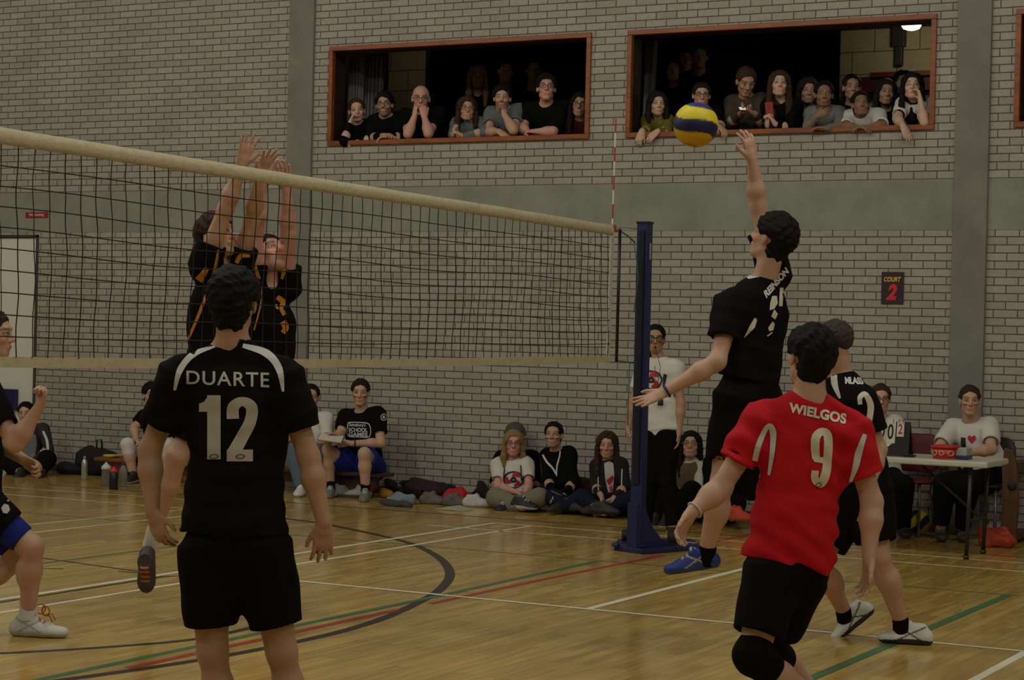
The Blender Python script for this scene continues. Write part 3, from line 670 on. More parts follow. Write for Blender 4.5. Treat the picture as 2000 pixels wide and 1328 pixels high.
        return sobj(name, s, .0045, mat('shoe_upper', (.5, .5, .5), .6, bump=.2, bscale=90, var=.08, vcol=True), p.root, None, col)
    def sock(p, a, b, c='white', r0=.043, r1=.05, name='sock'):
        s = SDF(); s.cc(a, b, r0, r1, .01); return sobj(name, s, .005, cloth_m(c), p.root, folds(p.seed+9, .001, 60))
    def pad(p, a, b, c='black', r=.068, name='knee_pad', mid=None):
        s = SDF(); mid = (a+b)/2 if mid is None else mid; s.rc(a, mid, r, r, .02); s.rc(mid, b, r, r*.97, .02); return sobj(name, s, .006, cloth_m(c), p.root, folds(p.seed+9, .002, 40))
    def glasses(p, c=(.01, .01, .01), r=.021, t=.0022, sx=1.15):
        R, hc, k = p.R, p.J['head'], p.hk; L = lambda x, y, z: hc+k*(x*R[0]+y*R[1]+z*R[2]); b = MB()
        for q in (-1, 1):
            b.torus(L(.032*q, .096, .004), R[1], r*k, t, 18, 5, sx, R[0]); b.tube([L((.032+r*sx)*q, .094, .008), L(.078*q, .07, .008), L(.08*q, -.0, .008)], t, 5)
        b.tube([L(-.008, .097, .008), L(.008, .097, .008)], t, 5)
        return b.build('glasses', mat('frame_%02d' % int(c[0]*99), c, .35), p.root, True)
    def decal(p, tgt, polys_me, quad, m, name, lift=.003, grid=9):
        """print a flat 2-D mesh (x,y in its own box) on the garment: quad = 4 pixels (bl, br, tr, tl)"""
        return decal(tgt, polys_me, quad, m, name, p.root, lift, grid)
def decal(tgt, me, quad, m, name, parent, lift=.003, grid=9, maxd=None):
    bm = bmesh.new(); bm.from_mesh(me); co = np.array([v.co[:] for v in bm.verts]); lo, hi = co.min(0), co.max(0)
    for ax in (0, 1):
        for i in range(1, grid):
            x = lo[ax]+(hi[ax]-lo[ax])*i/grid; pc = [0, 0, 0]; pn = [0, 0, 0]; pc[ax] = x; pn[ax] = 1
            bmesh.ops.bisect_plane(bm, geom=bm.verts[:]+bm.edges[:]+bm.faces[:], plane_co=pc, plane_no=pn)
    bmesh.ops.triangulate(bm, faces=bm.faces[:]); q = [np.array(v, float) for v in quad]
    tree = BVHTree.FromPolygons([v.co for v in tgt.data.vertices], [p.vertices for p in tgt.data.polygons]); dead = []
    off = tgt.matrix_world.translation*0
    for v in bm.verts:
        u = (v.co.x-lo[0])/(hi[0]-lo[0]); w = (v.co.y-lo[1])/(hi[1]-lo[1])
        px = (1-u)*(1-w)*q[0]+u*(1-w)*q[1]+u*w*q[2]+(1-u)*w*q[3]; d = unit(ray(*px)); hit = tree.ray_cast(Vector(CAM), Vector(d))
        if hit[0] is None: dead.append(v)
        else: v.co = hit[0]+hit[1]*(lift*.4)-Vector(d)*lift
    bmesh.ops.delete(bm, geom=dead, context='VERTS'); out = bpy.data.meshes.new(name); 
    for f in bm.faces: f.smooth = True
    bm.to_mesh(out); bm.free(); out.materials.clear(); return link(name, out, parent, m)
def flat_poly(pts_list):
    bm = bmesh.new()
    for pts in pts_list:
        f = bm.faces.new([bm.verts.new((x, y, 0)) for x, y in pts])
    me = bpy.data.meshes.new('p'); bm.to_mesh(me); bm.free(); return me
def pixel_decal(tgt, polys, m, name, parent, lift=.003, grid=10):
    """polygons given as outlines in the photograph, printed on the garment"""
    me = flat_poly([[(x, -y) for x, y in pl] for pl in polys]); co = np.array([v.co[:] for v in me.vertices]); lo, hi = co.min(0), co.max(0)
    return decal(tgt, me, [(lo[0], -lo[1]), (hi[0], -lo[1]), (hi[0], -hi[1]), (lo[0], -hi[1])], m, name, parent, lift, grid)
def band_poly(c, w):
    """ribbon outline around a pixel centre line with widths"""
    c = smooth_pts(c, 5) if len(c) > 2 else [np.array(q, float) for q in c]; n = len(c); w = np.interp(np.linspace(0, 1, n), np.linspace(0, 1, len(w)), w); quads = []; Lp, Rp = [], []
    for i in range(n):
        t = unit(c[min(i+1, n-1)]-c[max(i-1, 0)]); nn = np.array([-t[1], t[0]]); Lp.append(c[i]+nn*w[i]/2); Rp.append(c[i]-nn*w[i]/2)
    return [[Lp[i], Lp[i+1], Rp[i+1], Rp[i]] for i in range(n-1)]
PRINT_W = mat('print_white', (.55, .55, .53), .6, var=.06, bscale=40); PRINT_S = mat('print_silver', (.42, .40, .345), .5, var=.06, bscale=40)
PRINT_O = mat('print_orange', (.55, .22, .02), .6); PRINT_R = mat('print_red', (.42, .02, .035), .6); PRINT_K = mat('print_black', (.012, .012, .012), .6)
PRINT_CR = mat('print_cream', (.62, .58, .48), .55, var=.06, bscale=40)
# ------------------------------------------------------------------ players
ALL = globals().get('ONLY')
def duarte():
    Z = 7.69
    p = Person(dict(head=(457, 592), nk=(454, 660), hips=(462, 1062), ls=(353, 735), rs=(553, 738), le=(292, 880, -.02), lw=(298, 1000, .02), re=(603, 893, 0), rw=(632, 1022, .03),
        lp=(408, 1078), rp=(512, 1078), lk=(415, 1272), la=(448, 1475, -.08), lt=(448, 1505, -.15), rk=(550, 1272), ra=(590, 1470, -.1), rt=(590, 1500, -.2)), Z=Z, seed=3, h=.0055, skin='tan', head=(172, 2, 1), hk=1.08, bulk=1.06,
        label='person seen from behind in black shirt and shorts with large number 12, arms hanging')
    p.calf('l', -FH); p.calf('r', -FH)
    p.hand('l', (318, 1062, .02), RH*.55+FH*.8, 1, curl=.42, spread=.12, thumb=.7, r=.0092); p.hand('r', (630, 1110, .0), -RH*.25+FH, -1, curl=.25, spread=.16, r=.0092)
    p.finish(); p.hair('thick', 'black')
    sh = p.shirt('jersey', hem=(456, 1040), sl=.66, loose=1.25, hemw=.208, amp=.007, sk=1.12)
    p.shorts('black', t=.74, loose=1.3)
    for a, k in (('l', 0), ('r', 0)):
        an, t_ = p.J[a+'a'], p.J[a+'t']; p.sock(an+ZZ*.08, an-ZZ*.03); g = np.array([an[0], an[1], 0.])+FH*.17; p.shoe(an, g, (.4, .4, .4), (.05, .05, .055))
    pixel_decal(sh, band_poly([(420, 677), (378, 692), (352, 722), (341, 762)], [3, 12, 12, 5]), PRINT_W, 'shoulder_stripe', p.root)
    pixel_decal(sh, band_poly([(474, 675), (520, 690), (545, 720), (553, 765)], [8, 15, 14, 4]), PRINT_W, 'shoulder_stripe', p.root)
    decal(sh, text_mesh('DUARTE', .012, spacing=1.1), [(364, 750), (526, 757), (526, 728), (364, 724)], PRINT_S, 'printed_name', p.root)
    def num12():
        one = [(388, 806), (388, 789), (399, 785), (406, 772), (431, 772), (431, 900), (405, 900), (405, 806)]
        return [one]
    pixel_decal(sh, [[(405, 796), (405, 772), (431, 772), (431, 897), (405, 897)], [(389, 804), (389, 788), (398, 785), (405, 776), (405, 804)]], PRINT_S, 'printed_number', p.root)
    two = band_poly([(455, 818), (456, 795), (473, 784), (491, 795), (489, 822), (475, 850), (456, 885)], [24, 23, 17, 23, 23, 24, 26]) + [[(443, 878), (494, 878), (494, 901), (443, 901)]]
    pixel_decal(sh, two, PRINT_S, 'printed_number', p.root)
    for x in (418, 469): pixel_decal(sh, band_poly([(x-9, 892), (x-3, 888), (x+4, 888), (x+9, 891), (x+3, 895), (x-4, 895), (x-9, 892)], [1.6]*3), PRINT_K, 'maker_mark', p.root, lift=.006, grid=3)
    return p
def libero():
    Z = 7.95
    p = Person(dict(head=(1580, 698), nk=(1583, 766), hips=(1541, 1106), ls=(1494, 815), rs=(1662, 838), le=(1405, 955, .05), lw=(1352, 1000, .12), re=(1703, 980), rw=(1697, 1088, .05),
        lp=(1508, 1128, .05), rp=(1556, 1135, -.05), lk=(1470, 1282, .14), la=(1622, 1392, -.08), lt=(1590, 1420, -.05), rk=(1502, 1262, -.2), ra=(1600, 1370, -.5), rt=(1560, 1400, -.45)), Z=Z, seed=5, h=.0055, skin='light', head=(-158, 12, 2), hk=1.02,
        label='person seen from behind in red shirt with number 9 and black knee pads, knees bent')
    p.hand('l', (1326, 1040, .15), RH*.6-FH*.4-ZZ*.1, 1, curl=.45, spread=.08, thumb=.5); p.hand('r', (1692, 1160, .04), -RH*.7-FH*.2, -1, curl=.3, spread=.12)
    p.finish(); p.hair('thick', 'black')
    sh = p.shirt('red', hem=(1538, 1098), sl=.64, loose=1.15, hemw=.185, amp=.012, sk=1.1)
    p.shorts('black', t=.72, loose=1.3)
    kn = p.J['lk']; p.pad(kn+(p.J['lp']-kn)*.1, kn+(p.J['la']-kn)*.16, r=.076, mid=kn); kn = p.J['rk']; p.pad(kn+(p.J['rp']-kn)*.2, kn+(p.J['ra']-kn)*.2, r=.072, mid=kn)
    for a in 'lr':
        an = p.J[a+'a']; s_ = p.shoe(an, np.array([an[0], an[1], an[2]-.08])-RH*.15, (.4, .4, .4), (.1, .1, .12))
    b = MB(); w, e = p.J['lw'], p.J['le']; d = unit(e-w); b.torus(w+d*.015, d, .034, .004, 18, 6); b.build('bracelet', mat('bracelet_white', (.5, .5, .5), .4), p.root, True)
    decal(sh, text_mesh('WIELGOS', .045, spacing=1.05), [(1540, 805), (1652, 829), (1654, 808), (1542, 786)], PRINT_CR, 'printed_name', p.root)
    nine = band_poly([(1594, 897), (1592, 875), (1594, 853), (1606, 843), (1617, 853), (1616, 900), (1611, 930), (1602, 944), (1592, 936), (1592, 919)], [15, 17, 17, 15, 17, 17, 18, 17, 15, 14])+[[(1586, 891), (1612, 893), (1612, 906), (1590, 902)]]
    pixel_decal(sh, nine, PRINT_CR, 'printed_number', p.root, grid=14)
    pixel_decal(sh, band_poly([(1592, 947), (1600, 943), (1604, 947), (1597, 951), (1592, 947)], [1.6]*3), PRINT_K, 'maker_mark', p.root, lift=.006, grid=3)
    pixel_decal(sh, band_poly([(1474, 900), (1483, 865), (1500, 832), (1510, 845), (1508, 885), (1502, 928)], [11, 11, 9, 13, 10, 5]), PRINT_W, 'side_stripe', p.root, grid=14)
    pixel_decal(sh, band_poly([(1689, 848), (1677, 885), (1671, 912), (1660, 945)], [8, 14, 12, 4]), PRINT_W, 'side_stripe', p.root, grid=14)
    pixel_decal(sh, [[(1546, 757), (1560, 748), (1570, 749), (1568, 755), (1550, 759)], [(1610, 759), (1616, 756), (1618, 768), (1612, 766)]], PRINT_W, 'collar_trim', p.root)
    return p
def hitter():
    p = Person(dict(head=(1508, 466, .03), nk=(1492, 545), hips=(1462, 768), ls=(1430, 594, .10), rs=(1513, 540, -.12), le=(1401, 706, .22), lw=(1298, 766, .22), re=(1481, 402, -.12), rw=(1469, 312, -.08),
        lp=(1438, 785, .08), rp=(1484, 785, -.08), lk=(1410, 945, .10), la=(1377, 1088, -.02), rk=(1452, 945, -.02), ra=(1545, 1000, -.32)), Z=10.0, seed=8, h=.006, skin='light', head=(-130, 22, 4), hk=1.06, bulk=1.04,
        label='person jumping in black kit, one bare arm stretched up behind the ball to spike it')
    p.calf('l', RH+FH*.3)
    p.hand('l', (1228, 796, .24), ZZ*.35-FH*.3-RH*.2, 1, curl=.06, spread=.16, thumb=.35); p.hand('r', (1458, 246, -.06), FH*.8-RH*.5, 1, curl=.3, spread=.2, thumb=.8)
    p.finish(); p.hair('thick', 'black')
    sh = p.shirt('jersey', hem=(1461, 742), sl=.62, loose=1.2, hemw=.185, amp=.007, sk=1.14)
    p.shorts('black', t=.74, loose=1.25, amp=.007)
    kn = p.J['rk']; p.pad(kn+(p.J['rp']-kn)*.18, kn+(p.J['ra']-kn)*.15, r=.068, mid=kn)
    an = p.J['la']; p.sock(an+(p.J['lk']-an)*.16, an-ZZ*.04, 'black', .045, .047)
    toe = atz(1300, 1122, 10.02); kn2 = unit(np.array([0, 0, 1.])+(-RH)*.18)
    s1 = p.shoe(an-ZZ*.02, toe-ZZ*.005, (.03, .05, .16), (.01, .035, .24), upv=kn2, accent=(.35, .30, .12), k=1.05, lace=(.4, .42, .4))
    b = MB(); t0 = toe-(toe-an)*.35+ZZ*.09
    for q in (-.012, .012): b.tube([t0+RH*q, t0+RH*(q-.03)+ZZ*.055, t0+RH*(q-.05)+ZZ*.075, t0+RH*(q-.055)+ZZ*.03], .0028, 5)
    b.build('loose_lace', mat('lace_black', (.01, .01, .01), .7), p.root, True)
    an = p.J['ra']; p.sock(an+(p.J['rk']-an)*.16, an-(p.J['rk']-an)*.05, 'black', .045, .047); p.shoe(an, an-ZZ*.1+RH*.02+unit(np.array([.3, .2, -.5]))*.12, (.03, .05, .16), (.01, .035, .24))
    b = MB(); w, e = p.J['lw'], p.J['le']; d = unit(e-w); b.torus(w+d*.012, d, .031, .0065, 20, 6); b.build('wristband', mat('wristband_blue', (.01, .02, .12), .5), p.root, True)
    decal(sh, text_mesh('REINSON', .05), [(1497, 583), (1541, 532), (1534, 521), (1491, 570)], PRINT_W, 'printed_name', p.root)
    pixel_decal(sh, [[(1508, 578), (1517, 578), (1519, 592), (1512, 603), (1503, 606), (1504, 592)], [(1512, 604), (1519, 613), (1514, 624), (1506, 618)], [(1509, 627), (1513, 632), (1510, 645), (1502, 647), (1500, 640)], [(1507, 648), (1509, 650), (1500, 657), (1497, 656)], [(1523, 562), (1530, 562), (1528, 598), (1521, 598)]], PRINT_CR, 'printed_number', p.root)
    pixel_decal(sh, [[(1453, 660), (1462, 640), (1474, 620), (1479, 624), (1474, 640), (1462, 652)]], PRINT_CR, 'side_stripe', p.root)
    pixel_decal(sh, [[(1457, 541), (1478, 531), (1486, 536), (1484, 541), (1462, 545)]], PRINT_W, 'collar_trim', p.root)
    return p
def middle():
    p = Person(dict(head=(1627, 668, .02), nk=(1640, 728), hips=(1684, 948), ls=(1616, 762, -.16), rs=(1681, 779, .14), le=(1580, 860, -.25), lw=(1545, 930, -.25), re=(1716, 878, .14), rw=(1694, 960, .2),
        lp=(1660, 965, -.06), rp=(1702, 965, .06), lk=(1601, 1098, .02), la=(1652, 1200, -.22), rk=(1716, 1085, .12), ra=(1763, 1222, .0)), Z=10.5, seed=9, h=.006, skin='light', head=(-125, 4, 0), hk=1.0, bulk=1.05,
        label='person with shaved head in black shirt with white number 2, stepping behind the red shirt')
    p.calf('l', RH); p.calf('r', RH)
    p.hand('l', (1520, 985, -.2), -RH, 1); p.hand('r', (1690, 1030, .2), -RH, 1)
    p.finish(); p.hair('buzz', 'grey')
    sh = p.shirt('jersey', hem=(1692, 962), sl=.66, loose=1.25, hemw=.19, amp=.006, sk=1.12)
    p.shorts('black', t=.78, loose=1.35)
    for a in 'lr': an = p.J[a+'a']; p.sock(an+(p.J[a+'k']-an)*.12, an-ZZ*.03, 'black', .042, .048)
    W1, B1, AC = (.03, .03, .032), (.62, .62, .58), (.08, .09, .02)
    p.shoe(p.J['ra']-ZZ*.01, onz(1716, 1254)+ZZ*.0, W1, B1, accent=AC, k=1.05)
    an = p.J['la']; p.shoe(an, atz(1631, 1257, 10.72), W1, B1, upv=unit(ZZ*.77-RH*.64), accent=AC, k=1.05)
    pixel_decal(sh, band_poly([(1650, 718), (1632, 724), (1630, 748), (1641, 778)], [2, 12, 13, 4]), PRINT_W, 'shoulder_stripe', p.root)
    decal(sh, text_mesh('MLASS', .05, spacing=.95), [(1651, 750), (1687, 751), (1684, 737), (1650, 736)], PRINT_W, 'printed_name', p.root)
    pixel_decal(sh, band_poly([(1680, 790), (1680, 776), (1690, 770), (1700, 790), (1699, 812), (1694, 838)], [8, 10, 10, 13, 12, 12]) + [[(1690, 836), (1707, 835), (1707, 847), (1692, 848)]], PRINT_CR, 'printed_number', p.root)
    return p
def left_player():
    p = Person(dict(head=(-13, 654, .02), nk=(-32, 722), hips=(-48, 965), ls=(-22, 778, .14), rs=(-30, 765, -.14), le=(30, 866, .20), lw=(76, 796, .22), re=(-24, 850, -.1), rw=(46, 898, -.02),
        lp=(-40, 985, .08), rp=(-44, 985, -.08), lk=(62, 1068, .08), la=(55, 1200, .0), rk=(40, 1088, -.08), ra=(-90, 1180, -.1)), Z=10.05, seed=12, h=.006, skin='light', head=(88, 0, 0), hk=1.0,
        label='person at the left edge in black shirt, knee bent, white shoe with orange laces')
    p.calf('l', -RH); p.hand('l', (90, 748, .24), -RH*.8-FH*.7, 1, curl=1.25, spread=.0, thumb=.3); p.hand('r', (92, 922, .0), -FH*.7-ZZ*.6, 1, curl=1.1, spread=.0, thumb=.3)
    p.finish(); p.hair('short', 'brown')
    p.shirt('jersey', hem=(-48, 985), sl=.66, loose=1.2)
    sh = p.shorts('black', t=.56, loose=1.15); j = p.J; s = SDF()
    for a in 'lr': s.cc(j[a+'p']+(j[a+'k']-j[a+'p'])*.3, j[a+'p']+(j[a+'k']-j[a+'p'])*.82, .088, .074, .02)
    sobj('undershorts', s, .006, cloth_m('royal'), p.root, folds(4, .002))
    pixel_decal(sh, [[(2, 992), (8, 984), (16, 986), (20, 996), (14, 1003), (6, 1002)], [(12, 978), (17, 975), (18, 980)]], PRINT_S, 'printed_crest', p.root, grid=4)
    an = j['la']; p.sock(an+ZZ*.09, an-ZZ*.03, 'white', .043, .048); p.shoe(an, onz(131, 1246), (.45, .45, .42), (.55, .55, .52), k=1.12, lace=(.5, .12, .02), accent=(.3, .3, .3))
    b = MB(); c = an+RH*.075-ZZ*.0
    for q in (-1, 1): b.torus(c+RH*.02*q+ZZ*.025-FH*.03*q, unit(FH+RH*.5*q), .024, .004, 14, 5); b.tube([c, c-FH*.03*q+RH*.04, c-FH*.03*q+RH*.055-ZZ*.03], .0035, 5)
    b.build('lace', mat('lace_orange', (.45, .10, .02), .6), p.root, True)
    an = j['ra']; p.shoe(an, an-ZZ*.12+RH*.12, (.45, .45, .42), (.55, .55, .52), lace=(.5, .12, .02))
    return p
def blockers():
    Z = 10.75
    p = Person(dict(head=(424, 462), nk=(424, 532), hips=(428, 780), ls=(397, 520, .06), rs=(466, 520, -.06), le=(441, 408, .14), lw=(473, 322, .22), re=(492, 430, .02), rw=(508, 340, .18),
        lp=(408, 800, .04), rp=(448, 800), lk=(347, 888, .12), la=(294, 1058, -.05), rk=(446, 950), ra=(440, 1090, -.15)), Z=Z, seed=15, h=.006, skin='light', head=(62, 16, 0), hk=1.04,
        label='left one of the two blockers behind the net, dark hair, orange piping on black shirt')
    p.calf('l', -RH+FH); p.hand('l', (492, 250, .26), FH*-.7+RH*.5, 1, curl=.05, spread=.25, k_=1.08, thumb=.8); p.hand('r', (544, 268, .3), FH*-.6+RH*.6, -1, curl=.05, spread=.25, thumb=.8, k_=1.08)
    p.finish(); p.hair('thick', 'brown')
    sh = p.shirt('jersey', hem=(428, 800), sl=.42, loose=1.2, amp=.006, sk=1.12); p.shorts('black', t=.75)
    for cc_, w in (([(428, 480), (415, 540), (390, 610), (366, 668), (352, 712)], [4, 5, 6, 5, 4]), ([(388, 548), (404, 524)], [16, 9]), ([(488, 500), (470, 500), (462, 514)], [5, 9, 8])):
        pixel_decal(sh, band_poly(cc_, w), PRINT_O, 'piping', p.root)
    an = p.J['la']; p.sock(an+(p.J['lk']-an)*.32, an-ZZ*.03, 'white', .042, .046)
    toe = atz(287, 1156, Z-.02); p.shoe(an, toe, (.03, .03, .035), (.045, .04, .045), upv=unit(-FH+ZZ*.12), lace=(.5, .1, .02), k=.9)
    an = p.J['ra']; p.sock(an+ZZ*.1, an, 'white', .042, .046); p.shoe(an, an-ZZ*.16-FH*.08, (.03, .03, .035), (.045, .04, .045))
    Z = 11.15
    p = Person(dict(head=(527, 500), nk=(524, 566), hips=(514, 800), ls=(492, 560, .05), rs=(560, 560, -.05), le=(500, 448, .1), lw=(512, 362, .2), re=(563, 458, .05), rw=(560, 372, .15),
        lp=(490, 820), rp=(524, 820), lk=(488, 960), la=(490, 1090, -.1), rk=(520, 960), ra=(512, 1090, -.1)), Z=Z, seed=16, h=.006, skin='pink', head=(40, 34, 4), hk=1.04,
        label='right one of the two blockers behind the net, face tipped up, orange chest print')
    p.hand('l', (528, 296, .26), FH*-.8, 1, curl=.05, spread=.2, thumb=.8, k_=1.08); p.hand('r', (551, 308, .2), FH*-.7-RH*.3, -1, curl=.12, spread=.2, thumb=.7, k_=1.08)
    p.finish(); p.hair('short', 'brown')
    sh = p.shirt('jersey', hem=(516, 815), sl=.4, loose=1.2, amp=.006, sk=1.12); p.shorts('black', t=.75)
    for a in 'lr': an = p.J[a+'a']; p.sock(an+ZZ*.1, an, 'white', .042, .046); p.shoe(an, an-ZZ*.10-FH*.12, (.45, .45, .42), (.5, .5, .5))
    for cc_, w in (([(498, 520), (506, 545)], [7, 7]), ([(546, 530), (556, 524), (550, 545)], [5, 10, 5]), ([(541, 580), (553, 590), (549, 602), (556, 615)], [9, 12, 7, 9]), ([(552, 628), (558, 640), (552, 650)], [13, 12, 9]), ([(538, 595), (543, 604)], [6, 4]), ([(512, 560), (508, 600), (496, 645)], [2, 3, 3])):
        pixel_decal(sh, band_poly(cc_, w), PRINT_O, 'printed_pattern', p.root)

# ------------------------------------------------------------------ net, posts, antenna, ball
NX = -6.02
def net():
    t = thing('volleyball_net', 'long volleyball net with cream top tape and black mesh crossing the hall', 'net', (NX, -6.2, 0))
    tp = lambda x, y: onx(x, y, NX)
    top = [tp(*q) for q in ((1196, 441), (960, 402), (600, 346), (300, 298), (0, 250))]; bot = [tp(*q) for q in ((1190, 701), (960, 706), (600, 710), (300, 710), (0, 707))]
    d0 = (top[-1]-top[-2]); top.append(top[-1]+unit(d0)*3.1); bot.append(bot[-1]+unit(bot[-1]-bot[-2])*3.1)
    ys = np.array([q[1] for q in top])[::-1]; zt = np.array([q[2] for q in top])[::-1]; yb = np.array([q[1] for q in bot])[::-1]; zb = np.array([q[2] for q in bot])[::-1]
    T = lambda y: np.interp(y, ys, zt); Bt = lambda y: np.interp(y, yb, zb)
    ya, ye = ys[-1], ys[0]; N = 90; Y = np.linspace(ya, ye, N)
    tape = mat('net_tape', (.50, .455, .30), .75, bump=.5, bscale=60, var=.18)
    b = MB(); hT = .068; prev = None
    for i, y in enumerate(Y):
        w = .004*math.sin(i*1.3); r = [b.bm.verts.new((NX+dx+w, y, z)) for dx, z in ((-.006, T(y)-hT), (.006, T(y)-hT), (.011, T(y)-hT*.5), (.006, T(y)+.003), (-.006, T(y)+.003), (-.011, T(y)-hT*.5))]
        if prev:
            for k in range(6): b.bm.faces.new((prev[k], prev[(k+1) % 6], r[(k+1) % 6], r[k]))
        prev = r
    b.build('top_tape', tape, t, True)
    b = MB(); prev = None
    for i, y in enumerate(Y):
        z = Bt(y); r = [b.bm.verts.new((NX+dx+.003*math.sin(i*1.7), y, zz)) for dx, zz in ((-.004, z-.024), (.004, z-.024), (.005, z+.024), (-.005, z+.024))]
        if prev:
            for k in range(4): b.bm.faces.new((prev[k], prev[(k+1) % 4], r[(k+1) % 4], r[k]))
        prev = r
    b.build('bottom_tape', tape, t)
    # cords
    dark_c = mat('net_cord', (.012, .011, .010), .8); b = MB(); step = .104; R = random.Random(4)
    ny = int((ya-.0-ye)/step); nz = 10
    wob = lambda y, v: (NX+.010*math.sin(y*2.1+v*3), y+.006*math.sin(v*9+y*1.7)+.004*math.sin(y*13+v*20), (T(y)-hT)+((Bt(y)+.02)-(T(y)-hT))*v+.012*math.sin(y*2.6+v*4)*math.sin(v*math.pi))
    for i in range(ny+1):
        y = ya-.05-i*step
        if y < ye: break
        b.tube([wob(y, v) for v in np.linspace(0, 1, 15)], .0027, 4, cap=False)
    for k in range(1, nz):
        b.tube([wob(y, k/nz) for y in np.linspace(ya-.02, ye, 120)], .0027, 4, cap=False)
    b.build('mesh_cords', dark_c, t)
    sb0, sb1 = tp(1196, 445), tp(1187, 706)
    b = MB(); b.obox((sb0+sb1)/2, X1, np.array([0, 1., 0]), unit(sb0-sb1), .006, .022, np.linalg.norm(sb0-sb1)/2); b.build('side_band', mat('band_white', (.5, .48, .42), .7, bump=.3), t, bevel=.003)
    e0, e1 = tp(1211, 448), tp(1204, 707); b = MB().tube([e0, e1], .012, 8); b.build('end_rod', mat('rod_black', (.01, .01, .01), .4), t, True)
    # ropes to the post
    px_ = post_xy; b = MB(); gr = mat('rope_green', (.02, .13, .07), .7)
    def pz(px, py): return onx(px, py, NX)
    for rp in (([pz(1211, 451), pz(1228, 462), pz(1240, 474)], .005), ([pz(1204, 704), pz(1222, 707), pz(1238, 708)], .005), ([pz(1238, 470), pz(1247, 540), pz(1238, 610)], .004), ([pz(1230, 708), pz(1228, 760), pz(1226, 830)], .004)): MB().tube(rp[0], rp[1], 6).build('tie_rope', gr, t, True)
    c = np.array([px_[0], px_[1], 0.])
    for py in (476, 707): z = pz(1243, py)[2]; MB().torus(c+[0, 0, z], ZZ, .064, .006, 16, 5).build('rope_loop', gr, t, True)
    b = MB(); b.tube([pz(1196, 441), pz(1243, 447)], .005, 6); b.build('net_cable', mat('cable_cream', (.4, .37, .28), .6), t, True)
    kk = MB(); kk.torus(pz(1200, 446), X1, .022, .007, 12, 5); kk.tube([pz(1194, 440), pz(1204, 452), pz(1211, 447)], .008, 6); kk.build('corner_knot', mat('knot_red', (.30, .08, .06), .7), t, True)
    a = thing('antenna', 'thin red and white striped antenna rising above the end of the net', 'antenna', (NX, tp(1195, 445)[1], 0))
    A0, A1 = tp(1187, 706), tp(1203, 232); n0 = .0
    L_ = np.linalg.norm(A1-A0); d = (A1-A0)/L_; k = int(round(L_/.1))
    for i in range(k):
        s_ = A0+d*L_*i/k; e_ = A0+d*L_*(i+1)/k; MB().tube([s_, e_], .0062, 8).build('red_band' if (k-i) % 2 else 'white_band', mat('antenna_red', (.42, .03, .02), .4) if (k-i) % 2 else mat('antenna_white', (.62, .6, .55), .4), a)
_pb = onz(1240, 1078); post_xy = (NX, _pb[1])
def post():
    blue = mat('post_blue', (.012, .018, .085), .42, var=.06); x, y = post_xy; c = np.array([x, y, 0.])
    t = thing('net_post', 'tall dark blue steel post with wheeled base holding the net', 'post', (x, y, 0))
    zt = onx(1246, 434, x)[2]
    MB().box(x-.045, x+.045, y-.045, y+.045, .03, zt).build('upright', blue, t, bevel=.006)
    MB().box(x-.022, x+.022, y-.060, y-.045, .5, zt-.05).build('winch_channel', mat('channel_dark', (.01, .01, .014), .4), t, bevel=.003)
    MB().box(x-.05, x+.05, y-.05, y+.05, zt-.005, zt+.012).build('top_cap', mat('cap_black', (.012, .012, .014), .4), t, bevel=.004)
    q = onx(1252, 490, x); MB().box(x+.0455, x+.0475, y-.012, y+.018, q[2]-.06, q[2]+.06).build('sticker', mat('sticker_grey', (.3, .3, .3), .5), t)
    # base plate: long tongue running to image right along the floor towards the wall
    P = [onz(*v) for v in ((1199, 1075), (1206, 1062), (1235, 1058), (1350, 1062), (1366, 1068), (1362, 1074), (1300, 1080), (1255, 1083))]
    b = MB(); lo = [b.bm.verts.new((v[0], v[1], .002)) for v in P]; hi = [b.bm.verts.new((v[0], v[1], .035)) for v in P]; n = len(P)
    b.bm.faces.new(lo[::-1]); b.bm.faces.new(hi)
    for i in range(n): b.bm.faces.new((lo[i], lo[(i+1) % n], hi[(i+1) % n], hi[i]))
    b.build('base_plate', blue, t, bevel=.004)
    # curved gusset
    A = onz(1255, 1076); E = onz(1310, 1072); d = unit((E-A)*np.array([1, 1, 0])); lat = np.cross(d, ZZ); prof = [(0, .36), (.07, .36), (.11, .28), (.17, .18), (.25, .10), (.36, .05), (.46, .034), (.46, .03), (0, .03)]
    prof = [(u*1.0, z) for u, z in prof]; b = MB(); F_, K_ = [], []
    for u, z in prof:
        q = np.array([x, y, 0.])-d*.06+d*u+ZZ*z; F_.append(b.bm.verts.new(q+lat*.05)); K_.append(b.bm.verts.new(q-lat*.05))
    b.bm.faces.new(F_); b.bm.faces.new(K_[::-1]); n = len(prof)
    for i in range(n): b.bm.faces.new((F_[i], K_[i], K_[(i+1) % n], F_[(i+1) % n]))
    b.build('gusset', blue, t, bevel=.004)
    for (px, py, col) in ((1202, 1076, blue), (1250, 1079, blue)):
        q = onz(px, py); MB().lathe([q[0], q[1], .035], [(.03, 0), (.032, .012), (.026, .024), (.01, .027)], 16).build('corner_bolt', blue, t, True)
    blk = mat('rubber_black', (.012, .012, .012), .6)
    q = onz(1311, 1070); w1 = MB().lathe([q[0]-.03, q[1], .075], [(.055, 0), (.065, .012), (.065, .055), (.055, .066)], 20, ax=RH); w1.build('transport_wheel', blk, t, True)
    q = onz(1214, 1064); MB().lathe([q[0], q[1], .07], [(.04, 0), (.05, .01), (.05, .04), (.04, .05)], 20, ax=RH).build('transport_wheel', blk, t, True)
    q = onz(1338, 1068); MB().box(q[0]-.1, q[0]+.1, q[1]-.03, q[1]+.03, .0355, .0375).build('warning_label', mat('label_white', (.4, .4, .38), .5), t)
